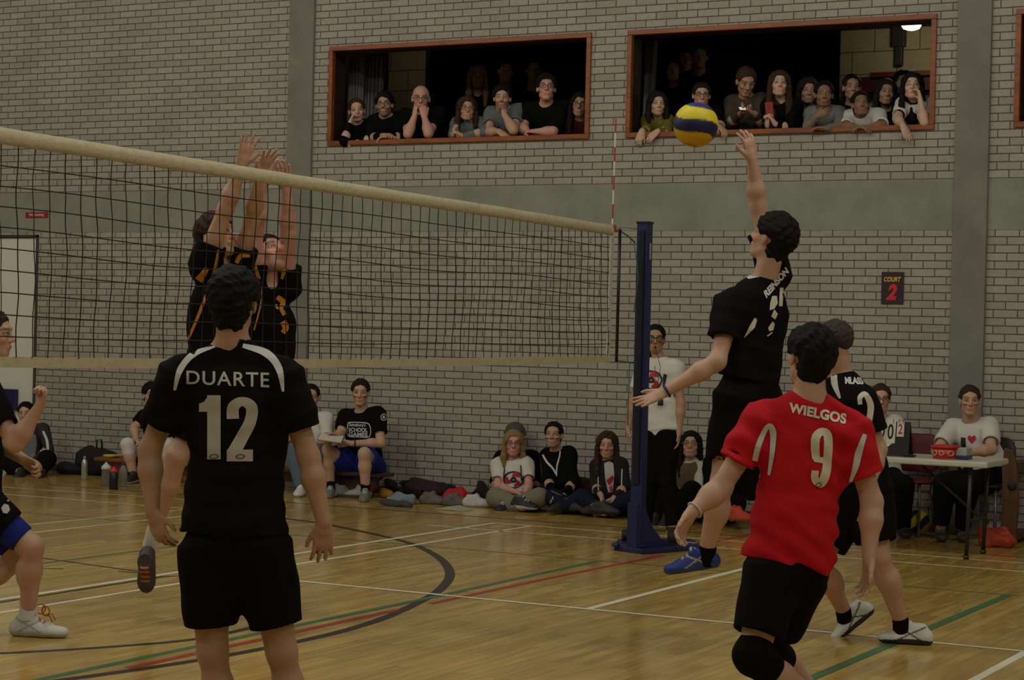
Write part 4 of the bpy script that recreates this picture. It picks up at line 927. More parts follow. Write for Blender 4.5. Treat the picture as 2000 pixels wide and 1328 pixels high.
def ball(c, r, label, R, cat='ball', rest=False):
    """three-band swirl panels: yellow and blue sectors with grooves"""
    n = 48; b = bmesh.new(); bmesh.ops.create_icosphere(b, subdivisions=5, radius=r)
    me = bpy.data.meshes.new('volleyball'); nrm = np.array([v.co[:] for v in b.verts]); q = (nrm/r)@R.T
    tw = q[:, 2]+.16*np.sin(2*np.arctan2(q[:, 1], q[:, 0]))*(1-q[:, 2]**2)
    edges = np.array([-.95, -.42, .14, .74]); gr = np.min(np.abs(tw[:, None]-edges[None]), 1)
    for v, g in zip(b.verts, gr): v.co = Vector(v.co)*(1-.012*max(0, 1-g/.03))
    b.to_mesh(me); b.free()
    cols = [(.62, .42, .01), (.62, .36, .01), (.010, .010, .075), (.68, .56, .01), (.02, .02, .22)]
    idx = np.digitize(tw, edges); C = np.array(cols)[idx]; C[gr < .018] *= .35
    a = me.color_attributes.new('Col', 'FLOAT_COLOR', 'POINT'); c4 = np.ones((len(C), 4), np.float32); c4[:, :3] = C; a.data.foreach_set('color', c4.ravel())
    me.polygons.foreach_set('use_smooth', np.ones(len(me.polygons), bool))
    o = link('volleyball', me, None, mat('ball_leather', (.5, .5, .5), .45, bump=.15, bscale=300, var=.03, vcol=True)); o.location = c; tag(o, label, cat); return o
# ------------------------------------------------------------------ spectators in the gallery
def gal(label, head, ls, rs, le=None, lw=None, lh=None, re=None, rw=None, rh=None, yaw=0, pitch=0, roll=0, Y=.34, sex='m', skin='light', hair=('short', 'dark'), c='black', sl=2, sr=None, seed=1, hk=1., bulk=1., opts=None,
        nl=None, nr=None, curl=.5, glass=None, length=.25, group=None, hipx=None, dark=False, sh_kw=None, crl=None, crr=None):
    """a person leaning on the sill: pixels for the visible joints, offsets in metres towards the hall"""
    sy = lambda x: (285-(x-640)*.0255) if x < 1190 else (271-(x-1225)*.028)
    mx = (ls[0]+rs[0])/2; my = (ls[1]+rs[1])/2; q3 = lambda q, o: q if len(q) == 3 else (q[0], q[1], o)
    J = dict(head=q3(head, .14), nk=(mx+(head[0]-mx)*.35, my-5, .05), ls=q3(ls, 0.), rs=q3(rs, 0.), hips=(hipx or mx, sy(mx)+(14 if not dark else 60), -.14))
    if not dark:
        J['le'] = q3(le or (ls[0]-3, sy(ls[0])-12), .26); J['lw'] = q3(lw or (mx-8, sy(mx)-15), .36); J['re'] = q3(re or (rs[0]+3, sy(rs[0])-12), .26); J['rw'] = q3(rw or (mx+8, sy(mx)-15), .36)
    p = Person(J, Y=Y, label=label, h=.0075 if dark else .006, seed=seed, sex=sex, skin=skin, head=(yaw, pitch, roll), hk=hk, bulk=bulk, opts=opts, group=group)
    if not dark:
        lh = q3(lh or (J['lw'][0]+14, J['lw'][1]+1), J['lw'][2]+.03); rh = q3(rh or (J['rw'][0]-14, J['rw'][1]+1), J['rw'][2]+.03)
        p.hand('l', lh, nl if nl is not None else -ZZ, 1, curl=curl if crl is None else crl, spread=.06, thumb=.5); p.hand('r', rh, nr if nr is not None else -ZZ, -1, curl=curl if crr is None else crr, spread=.06, thumb=.5)
    p.finish()
    if hair: p.hair(hair[0], hair[1], length=length)
    p.shirt(c, sl=sl, sr=sr, loose=1.1, h=.0075, **(sh_kw or {}))
    if glass: p.glasses(glass)
    # trousers down to the gallery floor, out of sight behind the wall
    s = SDF(); h0 = p.J['hips']
    for q in (-1, 1):
        a = h0+p.side*.09*q; s.rc(a, np.array([a[0], a[1]+.02, GF+.07]), .10, .06, .04)
    sobj('trousers', s, .016, cloth_m('navy'), p.root)
    return p
def gallery():
    up = ZZ*1.
    gal('woman in black at left end of left gallery opening, cheek on her hand', (697, 217), (676, 252), (722, 246), le=(672, 277, .42), lw=(684, 240, .30), lh=(692, 222, .24), nl=RH-FH*.1, re=(728, 270), rw=(700, 277), yaw=6, roll=-8, sex='f', hair=('bun', 'auburn'), seed=21, curl=.9, skin='pale', hipx=715)
    gal('person in black with glasses and stubble beside the curtain in left gallery', (751, 205), (728, 238), (780, 232), lw=(748, 265), lh=(764, 262), yaw=-6, roll=-3, skin='olive', hair=('thick', 'black'), glass=(.01, .01, .01), opts=dict(stubble=(.05, .03, .02), sa=.55), seed=22)
    gal('bald person in dark shirt with both fists raised to the mouth', (822, 193), (792, 226), (858, 222), le=(797, 262, .34), lw=(810, 226, .30), lh=(811, 210, .28), re=(837, 261, .34), rw=(829, 228, .30), rh=(826, 209, .30), nl=RH*.8+FH*.5, nr=-RH*.3+FH, yaw=2, pitch=-6, skin='pink', hair=None, c='black', sl=.7, seed=23, curl=1.15, glass=(.03, .03, .03), hk=1.08)
    gal('woman with brown hair and grey top, hands clasped on the sill', (912, 215), (891, 243), (944, 240), le=(886, 262), lw=(896, 266), lh=(889, 256), re=(948, 258), rw=(904, 266), rh=(892, 258), yaw=6, pitch=4, sex='f', hair=('bob', 'brown'), c='greyblue', seed=24, curl=1.0, glass=(.12, .1, .09), nl=RH-FH*.2, nr=-RH+FH*.2, skin='light')
    gal('person in grey blue polo shirt propping chin on one fist, left gallery', (981, 192), (960, 222), (1013, 216), le=(955, 258), lw=(975, 257), lh=(993, 270), re=(1003, 254, .36), rw=(985, 224, .32), rh=(985, 206, .30), nl=-ZZ*.8+FH*.6, nr=FH*.6+RH*-.6, crr=1.2, crl=.3, yaw=-4, pitch=-3, skin='light', hair=('thick', 'black'), c='greyblue', sl=.66, seed=25, opts=dict(stubble=(.06, .035, .025), sa=.45))
    gal('tall person in black with dark framed glasses leaning on one forearm', (1067, 173), (1030, 214), (1105, 210), le=(1022, 252), lw=(1030, 257, .3), re=(1080, 257, .30), rw=(1046, 257, .36), rh=(1026, 256, .38), lh=(1040, 262, .3), nr=-ZZ+FH*.3, crr=1.2, yaw=0, pitch=6, skin='pink', hair=('thick', 'black'), c='black', sl=.75, sr=.95, seed=26, glass=(.01, .01, .01), hk=1.08, bulk=1.08, Y=.38)
    gal('girl in glasses half hidden by the right side of the left frame', (1133, 206), (1116, 246), (1152, 240), le=(1112, 264, .05), lw=(1122, 272, .08), re=(1150, 262, .0), rw=(1140, 272, .05), yaw=-8, roll=6, sex='f', skin='tan', hair=('long', 'black'), c='maroon', seed=27, glass=(.02, .02, .02), opts={})
    # dim figures further back
    for i, (x, y, w, hc, lb) in enumerate(((933, 152, .95, 'blonde', 'dim figure with pale hair standing behind the brown haired woman'), (988, 140, 1., 'black', 'dim figure standing behind the person in grey blue polo'), (1043, 138, .8, 'black', 'dim figure standing behind the left shoulder of the tall person'))):
        gal(lb, (x, y), (x-24, y+38), (x+24, y+38), Y=1.35+.15*i, sex='f' if i == 0 else 'm', hair=('long' if i == 0 else 'short', hc), dark=True, seed=30+i, skin='tan')
    # right opening
    gal('woman with dark fringe in yellow green top and black vest, fingers on sill', (1284, 205), (1264, 238), (1306, 236), le=(1262, 256), lw=(1254, 257, .40), lh=(1249, 270, .42), re=(1302, 256), rw=(1284, 257, .40), rh=(1274, 266, .42), nl=-ZZ+FH, nr=-ZZ+FH, curl=.5, yaw=6, pitch=2, sex='f', hair=('bob', 'dark'), c='yellowgreen', seed=41, length=.3, skin='pale', hk=.95)
    gal('person with glasses whose chin is hidden behind the flying ball', (1370, 187), (1343, 222), (1398, 220), re=(1406, 246), rw=(1404, 248), rh=(1410, 252), yaw=0, pitch=-4, hair=('short', 'dark'), c='black', seed=42, glass=(.02, .02, .02), skin='light', hk=.96)
    gal('person in brown grey sweater looking down at a phone', (1457, 160), (1428, 200), (1490, 194), le=(1424, 242, .15), lw=(1446, 222, .28), lh=(1462, 217, .32), re=(1492, 240, .15), rw=(1474, 222, .28), rh=(1458, 216, .32), yaw=8, pitch=-26, hair=('short', 'brown'), c='brownwool', seed=43, skin='tan', nl=ZZ-FH*.2, nr=ZZ-FH*.2, Y=.45, hk=1.05)
    gal('woman with long brown hair in black coat holding a red phone', (1522, 166), (1500, 204), (1553, 202), le=(1498, 250, .2), lw=(1499, 244, .30), lh=(1499, 230, .32), re=(1540, 250, .2), rw=(1514, 242, .32), rh=(1506, 230, .33), nl=RH+FH*.3, nr=-RH+FH*.3, yaw=-4, pitch=6, sex='f', hair=('long', 'brown'), length=.28, c='black', seed=44, skin='pale', curl=.8)
    gal('woman with tied dark hair in light grey hooded top, hand at her chest', (1609, 186), (1584, 222), (1638, 220), le=(1578, 250), lw=(1594, 228, .32), lh=(1610, 220, .30), re=(1640, 248), rw=(1614, 251, .40), rh=(1598, 250, .42), nl=FH+RH*.2, yaw=-4, sex='f', skin='brown', hair=('bun', 'black'), c='grey', seed=45, curl=.4)
    gal('girl in white t-shirt with dark tied hair, arms folded on the sill', (1681, 205), (1660, 230), (1716, 226), le=(1652, 248), lw=(1676, 250), lh=(1694, 250), re=(1722, 246), rw=(1696, 249), rh=(1678, 248), yaw=-2, pitch=8, roll=-4, sex='f', skin='brown', hair=('bun', 'black'), c='white', sl=.9, seed=46, hk=.95)
    gal('woman with long dark hair at right end of gallery, hand on her cheek', (1782, 171), (1766, 204), (1808, 202), le=(1752, 232, .25), lw=(1764, 246, .40), lh=(1772, 266, .44), re=(1806, 240, .34), rw=(1798, 196, .26), rh=(1794, 176, .22), nl=FH-RH*.3, nr=-RH+FH*.1, yaw=-12, pitch=8, sex='f', skin='pale', hair=('long', 'black'), length=.34, c='white', sl=.75, seed=47, crl=.1, crr=.7)
    for i, (x, y, Y_, hs, lb) in enumerate(((1578, 180, .85, 'bob', 'dark haired girl behind the woman in grey hooded top'), (1664, 172, 1.0, 'bun', 'dark figure behind the girl in white t-shirt'), (1730, 182, .9, 'long', 'dim girl with light catching her hair between two white shirts'), (1763, 164, 1.1, 'short', 'dim face just behind the woman at right end of gallery'), (1366, 112, 1.9, 'short', 'tall dim figure far back in right gallery, nearer the middle'), (1338, 120, 2.1, 'short', 'dim figure far back between two others in right gallery'), (1314, 138, 1.7, 'bob', 'dim shorter figure far back behind the yellow green top'))):
        gal(lb, (x, y), (x-21, y+36), (x+21, y+36), Y=Y_, sex='f' if hs != 'short' else 'm', hair=(hs, 'dark'), dark=True, seed=50+i, skin='tan')
    # held phones
    scr = mat('phone_black', (.01, .01, .01), .3)
    c = ony(1450, 213, .10); o = MB().obox(c, RH, unit(ZZ*.35+FH), unit(ZZ-FH*.35), .033, .06, .005).build('phone', scr, bevel=.003); tag(o, 'phone held by the person in brown grey sweater', 'phone')
    MB().obox(c+unit(ZZ-FH*.35)*.0055, RH, unit(ZZ*.35+FH), unit(ZZ-FH*.35), .028, .05, .0006).build('screen', mat('phone_glow', (.8, .9, .85), .4, emis=.45), o)
    c = ony(1503, 216, .03); o = MB().obox(c, unit(RH+ZZ*.1), FH, unit(ZZ-RH*.12), .036, .006, .075).build('phone', mat('phone_red', (.26, .012, .012), .45), bevel=.004); tag(o, 'red phone case held upright by the long haired woman', 'phone')
# ------------------------------------------------------------------ people along the wall
def floor_people():
    # referee
    p = Person(dict(head=(1280, 663, .02), nk=(1288, 702), hips=(1290, 838), ls=(1258, 716), rs=(1320, 716), le=(1236, 786, .02), lw=(1227, 836, .04), re=(1330, 788), rw=(1326, 842, .03),
        lp=(1274, 852), rp=(1306, 852), lk=(1268, 940, .03), la=(1262, 1022, .0), rk=(1303, 942, .04), ra=(1312, 1026, .05)), Y=-1.55, seed=61, h=.0055, sex='f', skin='tan', head=(-4, 2, 0), hk=.98,
        label='standing woman in white printed t-shirt and black jeans with a whistle beside the post', opts=dict(paint=[((.02, .005, .005), (.03, .055), (-.032, -.022)), ((.25, .16, .02), (.03, .055), (-.022, -.014))]))
    p.hand('l', (1226, 862, .05), RH, 1, curl=.3); p.hand('r', (1325, 866, .04), -RH, -1, curl=.3); p.finish(); p.hair('pony', 'black', side=-1, length=.22)
    sh = p.shirt('white', hem=(1292, 836), sl=.60, loose=1.2, hemw=.165); p.shorts('black', t=2, loose=1.0, name='jeans', amp=.003); p.glasses((.01, .01, .01), r=.022, t=.003)
    for a, tx in (('l', 1250), ('r', 1311)):
        an = p.J[a+'a']; p.shoe(an, onz(tx, 1043), (.62, .62, .6), (.015, .015, .016))
    def logo(tgt, cx, cy, r, root, parts=1):
        ring = lambda R_, a0, a1, w: band_poly([(cx+R_*math.cos(a), cy+R_*.82*math.sin(a)) for a in np.linspace(a0, a1, 9)], [w])
        pixel_decal(tgt, ring(r, 0, 6.28, r*.16), PRINT_K, 'printed_ring', root)
        for a in (0.3, 2.4, 4.5): pixel_decal(tgt, band_poly([(cx+r*.30*math.cos(a), cy+r*.25*math.sin(a)), (cx+r*.7*math.cos(a+.5), cy+r*.6*math.sin(a+.5)), (cx+r*.8*math.cos(a+1.2), cy+r*.66*math.sin(a+1.2))], [r*.25, r*.5, r*.25]), PRINT_R, 'printed_swirl', root, lift=.0035)
        pixel_decal(tgt, ring(r*.22, 0, 6.28, r*.2), PRINT_K, 'printed_eye', root, lift=.004)
    logo(sh, 1272, 742, 21, p.root); pixel_decal(sh, [[(1296, 730), (1303, 732), (1298, 756), (1294, 755)]], PRINT_K, 'printed_flag', p.root)
    b = MB(); hc, R = p.J['head'], p.R; w = hc+R[1]*.115-R[2]*.065; b.tube([w-R[1]*.02, w+R[1]*.015], .009, 8); wo = b.build('whistle', mat('whistle', (.01, .01, .01), .3), None, True); tag(wo, 'black whistle in the mouth of the standing woman', 'whistle')
    b = MB(); n0 = p.J['nk']; b.tube([w, n0-FH*.12-ZZ*.06, atz(1280, 780, (n0-CAM)@FW-.14)], .0022, 5); b.tube([n0-RH*.05+ZZ*.02, n0-FH*.11-RH*.04-ZZ*.09, atz(1279, 775, (n0-CAM)@FW-.14), n0-FH*.11+RH*.05-ZZ*.08, n0+RH*.05+ZZ*.02], .0022, 5)
    c = atz(1290, 786, (n0-CAM)@FW-.16); b.obox(c, RH, FH, ZZ, .022, .004, .026); b.build('lanyard', mat('lanyard', (.03, .03, .03), .6), p.root, True)

    def seat(label, head, ls, rs, hips, Y, j, sex='f', skin='pale', hair=('long', 'brown'), yaw=0, pitch=0, roll=0, seed=1, hk=1., bulk=1., opts=None, length=.25, hn=(None, None), curl=.6, **kw):
        J = dict(head=head, nk=((ls[0]+rs[0])/2+(head[0]-(ls[0]+rs[0])/2)*.3, (ls[1]+rs[1])/2-5, .02), ls=ls, rs=rs, hips=hips); J.update(j)
        p = Person(J, Y=Y, label=label, h=.0055, seed=seed, sex=sex, skin=skin, head=(yaw, pitch, roll), hk=hk, bulk=bulk, opts=opts)
        for a, t, sd in (('l', hn[0], 1), ('r', hn[1], -1)):
            if t: p.hand(a, t, (-ZZ*.6-FH*.4) if len(t) < 4 else t[3], sd, curl=curl, spread=.05)
            elif a+'w' in p.J: hand(p.b, p.J[a+'w'], p.J[a+'w']+(p.J[a+'w']-p.J[a+'e']), -ZZ, sd, k=.92)
        if hn: pass
        p.finish(); 
        if hair: p.hair(hair[0], hair[1], length=length)
        return p
    PT = [((.02, .006, .006), (.028, .058), (-.034, -.024)), ((.45, .42, .38), (.028, .058), (-.024, -.016))]
    p = seat('seated girl with blonde hair and glasses in white printed t-shirt, khaki trousers, legs crossed', (1003, 868, .06), (974, 906), (1028, 906), (1002, 984), -.42, dict(le=(973, 950, .12), lw=(1010, 962, .32), re=(1033, 948, .1), rw=(1026, 966, .32), lp=(988, 984, .03), rp=(1018, 984, .03), lk=(968, 972, .30), la=(1022, 990, .42), rk=(1053, 972, .30), ra=(984, 994, .40)),
        hair=('long', 'blonde'), seed=62, hn=((1026, 972, .36), (1018, 974, .36)), skin='pink', pitch=6, length=.16)
    sh = p.shirt('white', hem=(1002, 972), sl=.66, loose=1.3); p.shorts('khaki', t=1.9, loose=1.25, name='trousers'); p.glasses((.06, .05, .05)); logo(sh, 1003, 937, 19, p.root)
    p.shoe(p.J['ra'], p.J['ra']-RH*.05-FH*.14-ZZ*.03, (.55, .55, .52), (.02, .022, .024), lace=(.5, .5, .5)); p.shoe(p.J['la'], p.J['la']+RH*.12-FH*.07-ZZ*.02, (.55, .55, .52), (.02, .022, .024), lace=(.5, .5, .5))
    b = MB(); n0 = p.J['nk']
    for q in (-1, 1): b.tube([n0+p.side*.075*q+ZZ*.035, n0+p.side*.085*q-FH*.125-ZZ*.07, n0+p.side*.09*q-FH*.14-ZZ*.16], .006, 6)
    b.build('shoulder_straps', mat('strap_grey', (.03, .03, .03), .7), p.root, True)
    c = p.J['lw']+(p.J['rw']-p.J['lw'])*.6-FH*.05-ZZ*.03; tag(MB().obox(c, RH, FH, ZZ, .035, .02, .012).build('phone', mat('phone_black', (.01, .01, .01), .3), bevel=.003), 'black phone held low by the seated blonde girl', 'phone')
    # the one behind her, in a grey beanie
    p = Person(dict(head=(1006, 852), nk=(1008, 884), hips=(1008, 975, 0), ls=(978, 894), rs=(1040, 892), le=(968, 938, 0), lw=(975, 965, .1), re=(1046, 938, 0), rw=(1040, 965, .1)), Y=-.17, seed=63, h=.007, skin='light', head=(0, 0, 0), label='person in black jacket and grey beanie sitting behind the blonde girl')
    p.finish(); p.shirt('black', hem=(1008, 985), sl=2, loose=1.2)
    s = SDF(); hc, R = p.J['head'], p.R; s.el(hc+R[2]*.05, R, [.092, .105, .085], .01); s.rc(hc+R[2]*.035+R[0]*.086-R[1]*-.04, hc+R[2]*.0+R[0]*.092+R[1]*.05, .02, .014, .02); s.rc(hc+R[2]*.035-R[0]*.086+R[1]*.04, hc-R[0]*.092+R[1]*.05, .02, .014, .02); s.fn(hc-.2, hc+.2, lambda P: .012-(P-hc)@R[2], .01, 'i')
    sobj('beanie', s, .006, mat('beanie_wool', (.07, .065, .06), .95, bump=.6, bscale=120), p.root, folds(3, .002, 60))
    p = seat('seated woman with tied black hair in black hooded jacket with white zip, leaning forward', (1081, 851, .12), (1068, 888, .03), (1112, 884), (1108, 980), -.40, dict(le=(1070, 938, .16), lw=(1080, 962, .30), re=(1120, 942, .1), rw=(1100, 968, .30), lp=(1096, 985), rp=(1120, 985), lk=(1080, 972, .30), la=(1120, 990, .35), rk=(1136, 975, .28), ra=(1092, 994, .38)),
        hair=('bun', 'black'), seed=64, yaw=-12, pitch=8, skin='olive', hn=((1092, 968, .34), (1086, 970, .34)), opts=dict(paint=PT))
    sh = p.shirt('black', hem=(1106, 978), sl=2, loose=1.45); p.shorts('navy', t=1.9, loose=1.1, name='jeans')
    pixel_decal(sh, band_poly([(1060, 888), (1068, 902), (1080, 915), (1086, 926)], [3, 4, 4, 3]), PRINT_W, 'white_trim', p.root); pixel_decal(sh, band_poly([(1095, 869), (1093, 890), (1088, 910), (1087, 930)], [3, 2.5, 3, 2]), PRINT_W, 'zip_trim', p.root)
    for a, d in (('l', RH), ('r', -RH)): p.shoe(p.J[a+'a'], p.J[a+'a']+d*.1-FH*.08-ZZ*.03, (.05, .04, .04), (.02, .02, .02))
    c = p.J['lw']-FH*.07+RH*.03; tag(MB().obox(c, unit(RH-ZZ*.4), FH, ZZ, .05, .03, .006).build('phone', mat('phone_grey', (.12, .13, .13), .3), bevel=.003), 'grey phone in the hands of the woman in black hooded jacket', 'phone')
    p = seat('seated girl with long brown hair in open dark hooded top, navy jeans, bare ankles crossed', (1186, 871, .08), (1166, 908, .02), (1212, 906), (1192, 988), -.40, dict(le=(1162, 950, .1), lw=(1174, 968, .36), re=(1222, 950, .1), rw=(1196, 976, .34), lp=(1178, 990), rp=(1206, 990), lk=(1134, 972, .30), la=(1180, 1000, .44), rk=(1234, 976, .28), ra=(1165, 1003, .36)),
        hair=('long', 'brown'), seed=65, yaw=-8, pitch=2, skin='pink', hn=((1180, 990, .42), (1182, 982, .38)), length=.22, opts=dict(paint=PT))
    sh = p.shirt('charcoal', hem=(1192, 982), sl=1.9, loose=1.3); p.shorts('navy', t=1.62, loose=1.1, name='jeans')
    pixel_decal(sh, [[(1180, 905), (1190, 900), (1198, 905), (1200, 930), (1196, 962), (1188, 962), (1182, 935)]], mat('tee_white', (.5, .49, .47), .8, var=.1), 'inner_t_shirt', p.root)
    pixel_decal(sh, [[(1184, 938), (1197, 928), (1200, 934), (1190, 948)], [(1189, 952), (1195, 947), (1198, 960), (1192, 962)]], PRINT_R, 'printed_shape', p.root, lift=.005)
    for x in (1169, 1215): pixel_decal(sh, band_poly([(x, 916), (x-1, 945), (x, 958)], [2, 2, 2]), PRINT_W, 'drawstring', p.root)
    p.shoe(p.J['la'], p.J['la']+RH*.13-FH*.05-ZZ*.02, (.02, .02, .02), (.03, .03, .03)); p.shoe(p.J['ra'], p.J['ra']-RH*.14-FH*.04-ZZ*.0, (.09, .05, .05), (.03, .02, .02))
    p = seat('seated girl with round glasses and long black hair in cream sleeves and brown vest', (1349, 871, .06), (1326, 908), (1370, 906), (1348, 990), -.45, dict(le=(1306, 944, .1), lw=(1292, 955, .30), re=(1366, 950, .14), rw=(1334, 964, .34), lp=(1334, 992), rp=(1362, 992), lk=(1302, 955, .36), la=(1282, 1012, .50), rk=(1352, 958, .38), ra=(1303, 1012, .52)),
        hair=('long', 'black'), seed=66, yaw=-10, pitch=14, skin='light', hn=((1284, 962, .34), (1322, 968, .38)), length=.24)
    sh = p.shirt('cream', hem=(1348, 985), sl=2, loose=1.5); p.shorts('black', t=1.95, loose=1.15, name='trousers'); p.glasses((.15, .12, .06), r=.024)
    s = SDF(); s.rc(p.ch, p.wa, .168, .165, .04, flat=(p.fw, .7)); s.cc(p.wa+ZZ*.03, p.J['hips'], .165, .19, .03, flat=(p.fw, .75)); s.rc(p.J['nk']-p.up*.01, p.J['head'], .085, .07, .01, op='s'); sobj('vest', s, .007, cloth_m('brown'), p.root, folds(5, .003))
    for a in 'lr': p.shoe(p.J[a+'a'], p.J[a+'a']-FH*.19-RH*.05-ZZ*.07, (.55, .55, .5), (.015, .015, .015))
    # mostly hidden sitter with bright shoes
    p = seat('mostly hidden person in black sitting behind the jumping player, bright orange shoe', (1400, 868), (1384, 908), (1432, 908), (1412, 990), -.45, dict(le=(1380, 950, .1), lw=(1398, 966, .3), re=(1440, 950, .1), rw=(1420, 966, .3), lp=(1400, 995), rp=(1428, 995), lk=(1388, 975, .3), la=(1430, 1010, .45), rk=(1440, 980, .25), ra=(1440, 1010, .5)), hair=('short', 'dark'), seed=67, sex='m', skin='light')
    p.shirt('black', hem=(1412, 988), sl=2); p.shorts('black', t=1.9, name='trousers'); p.shoe(p.J['la'], p.J['la']+RH*.15-FH*.05-ZZ*.02, (.5, .07, .03), (.45, .05, .02)); p.shoe(p.J['ra'], p.J['ra']+RH*.12-FH*.1-ZZ*.03, (.5, .12, .03), (.6, .06, .03))
    # table people
    p = seat('seated person in white i love printed t-shirt leaning forearms on the white table', (1894, 783, .12), (1862, 834), (1932, 830), (1926, 925, -.05), -.34, dict(le=(1830, 880, .28), lw=(1872, 884, .42), re=(1936, 878, .25), rw=(1892, 884, .42), lp=(1905, 935), rp=(1935, 935), lk=(1846, 945, .38), la=(1838, 1030, .32), rk=(1890, 950, .40), ra=(1880, 1035, .25)),
        sex='m', hair=('short', 'brown'), seed=68, yaw=-8, skin='light', hn=((1888, 886, .44), (1876, 888, .44)), opts=dict(paint=PT), bulk=1.02)
    sh = p.shirt('white', hem=(1930, 918), sl=.72, loose=1.25, hemw=.18); p.shorts('black', t=1.92, loose=1.3, name='trousers')
    decal(sh, text_mesh('I', .04, ), [(1877, 875), (1886, 876), (1886, 855), (1877, 854)], PRINT_K, 'printed_letter', p.root)
    hp = lambda cx, cy, r: [[(cx, cy+r), (cx-r*.9, cy), (cx-r*.8, cy-r*.7), (cx-r*.4, cy-r*.85), (cx, cy-r*.5), (cx+r*.4, cy-r*.85), (cx+r*.8, cy-r*.7), (cx+r*.9, cy)]]
    pixel_decal(sh, hp(1898, 858, 9), PRINT_R, 'printed_heart', p.root, grid=5)
    for a, sc_ in (('l', 1), ('r', 1)): an = p.J[a+'a']; p.shoe(an, np.array([an[0], an[1], 0.01])-FH*.16-RH*.02, (.04, .035, .03), (.05, .045, .038), k=1.1)
    p = seat('seated woman with glasses and tied hair behind the scoreboard, hand at her chin', (1720, 780, .08), (1694, 828), (1748, 824), (1720, 925), -.36, dict(le=(1690, 874, .2), lw=(1706, 880, .4), re=(1736, 872, .24), rw=(1728, 826, .24), lp=(1708, 935), rp=(1738, 935), lk=(1712, 945, .40), la=(1716, 1035, .3), rk=(1764, 948, .40), ra=(1765, 1035, .28)),
        hair=('bun', 'brown'), seed=69, yaw=-6, skin='pink', hn=((1722, 882, .42), (1722, 806, .2)), curl=1.0)
    p.shirt('white', hem=(1720, 925), sl=.7, loose=1.25); p.shorts('black', t=1.95, loose=1.2, name='trousers'); p.glasses((.01, .01, .01))
    for a in 'lr': an = p.J[a+'a']; p.shoe(an, np.array([an[0], an[1], 0.01])-FH*.16, (.03, .03, .03), (.02, .02, .02))
    # bench people
    p = seat('person sitting on bench in black printed t-shirt and blue shorts, writing on a clipboard', (704, 767, .10), (676, 812), (738, 808), (712, 912), -.42, dict(le=(664, 850, .16), lw=(660, 852, .34), re=(744, 866, .12), rw=(686, 866, .36), lp=(696, 915, .02), rp=(730, 915, .02), lk=(640, 880, .40), la=(646, 955, .30), rk=(712, 886, .46), ra=(714, 962, .42)),
        sex='m', hair=('short', 'dark'), seed=70, yaw=0, pitch=-2, skin='light', hn=((652, 850, .38), (668, 862, .40)), opts=dict(paint=[((.02, .006, .006), (.026, .06), (-.038, -.026)), ((.50, .36, .06), (.026, .06), (-.026, -.012))]), hk=1.04, bulk=1.04, curl=.9)
    sh = p.shirt('black', hem=(712, 905), sl=.66, loose=1.25); p.shorts('royal', t=.78, loose=1.35); p.calf('l', FH*.3); p.calf('r', FH*.3)
    box = [(679, 851), (722, 853), (720, 828), (680, 824)]
    pixel_decal(sh, band_poly([(680, 826), (679, 850), (700, 853), (722, 852), (721, 829), (700, 825), (680, 825)], [1.7]), PRINT_W, 'printed_frame', p.root, grid=4)
    decal(sh, text_mesh("Sainsbury's", .02), [(682, 834), (714, 835), (714, 827), (682, 826)], PRINT_W, 'printed_word', p.root, grid=5)
    decal(sh, text_mesh('SCHOOL', .03), [(681, 843), (718, 844), (718, 836), (681, 835)], PRINT_W, 'printed_word', p.root, grid=5); decal(sh, text_mesh('GAMES', .03), [(681, 852), (718, 853), (718, 845), (681, 844)], PRINT_W, 'printed_word', p.root, grid=5)
    for cc_ in ([(744, 812), (750, 808), (755, 813), (752, 820), (746, 820), (744, 813)],): pixel_decal(sh, band_poly(cc_, [1.5]), PRINT_W, 'sleeve_badge', p.root, grid=3)
    pixel_decal(sh, [[(747, 812), (751, 811), (752, 817), (748, 818)]], PRINT_W, 'sleeve_badge', p.root, grid=2)
    b = MB(); w, e = p.J['rw'], p.J['re']; d = unit(e-w); b.torus(w+d*.03, d, .031, .007, 16, 6); b.build('wristwatch', mat('watch_black', (.01, .01, .01), .4), p.root, True)
    for a in 'lr': an = p.J[a+'a']; p.sock(an+(p.J[a+'k']-an)*.25, an-ZZ*.03, 'black', .042, .046); p.shoe(an, np.array([an[0], an[1], 0.])-FH*.19-RH*.01, (.3, .3, .29), (.16, .17, .165), k=1.05, lace=(.45, .45, .43))
    c = p.J['lw']*.5+p.J['rw']*.5; n_ = unit(ZZ-FH*.15+RH*.12); ax_ = unit(RH-n_*(RH@n_)); c = ony(646, 856, -.86); o = MB().obox(c, ax_, np.cross(n_, ax_), n_, .115, .155, .004).build('clipboard', mat('board_brown', (.2, .12, .07), .6), bevel=.002); tag(o, 'clipboard with white paper on the knee of the person in blue shorts', 'clipboard')
    MB().obox(c+n_*.006, ax_, np.cross(n_, ax_), n_, .107, .145, .002).build('paper', mat('paper_white', (.62, .6, .55), .8), o)
    p = seat('person in white t-shirt and pale jeans sitting at left end of the scorer bench', (607, 776, .06), (580, 818), (636, 816), (606, 908), -.42, dict(le=(562, 858, .1), lw=(566, 858, .3), re=(640, 862, .1), rw=(610, 868, .32), lp=(594, 912), rp=(622, 912), lk=(574, 880, .40), la=(588, 958, .42), rk=(622, 884, .42), ra=(622, 958, .36)),
        hair=('bun', 'black'), seed=71, yaw=8, skin='olive', hn=((574, 846, .3), (596, 868, .34)))
    p.shirt('white', hem=(606, 905), sl=.75, loose=1.35); p.shorts('denim', t=1.9, loose=1.1, name='jeans')
    for a in 'lr': an = p.J[a+'a']; p.shoe(an, np.array([an[0], an[1], 0.])-FH*.18-RH*.02, (.6, .6, .58), (.62, .62, .6), k=1.05)
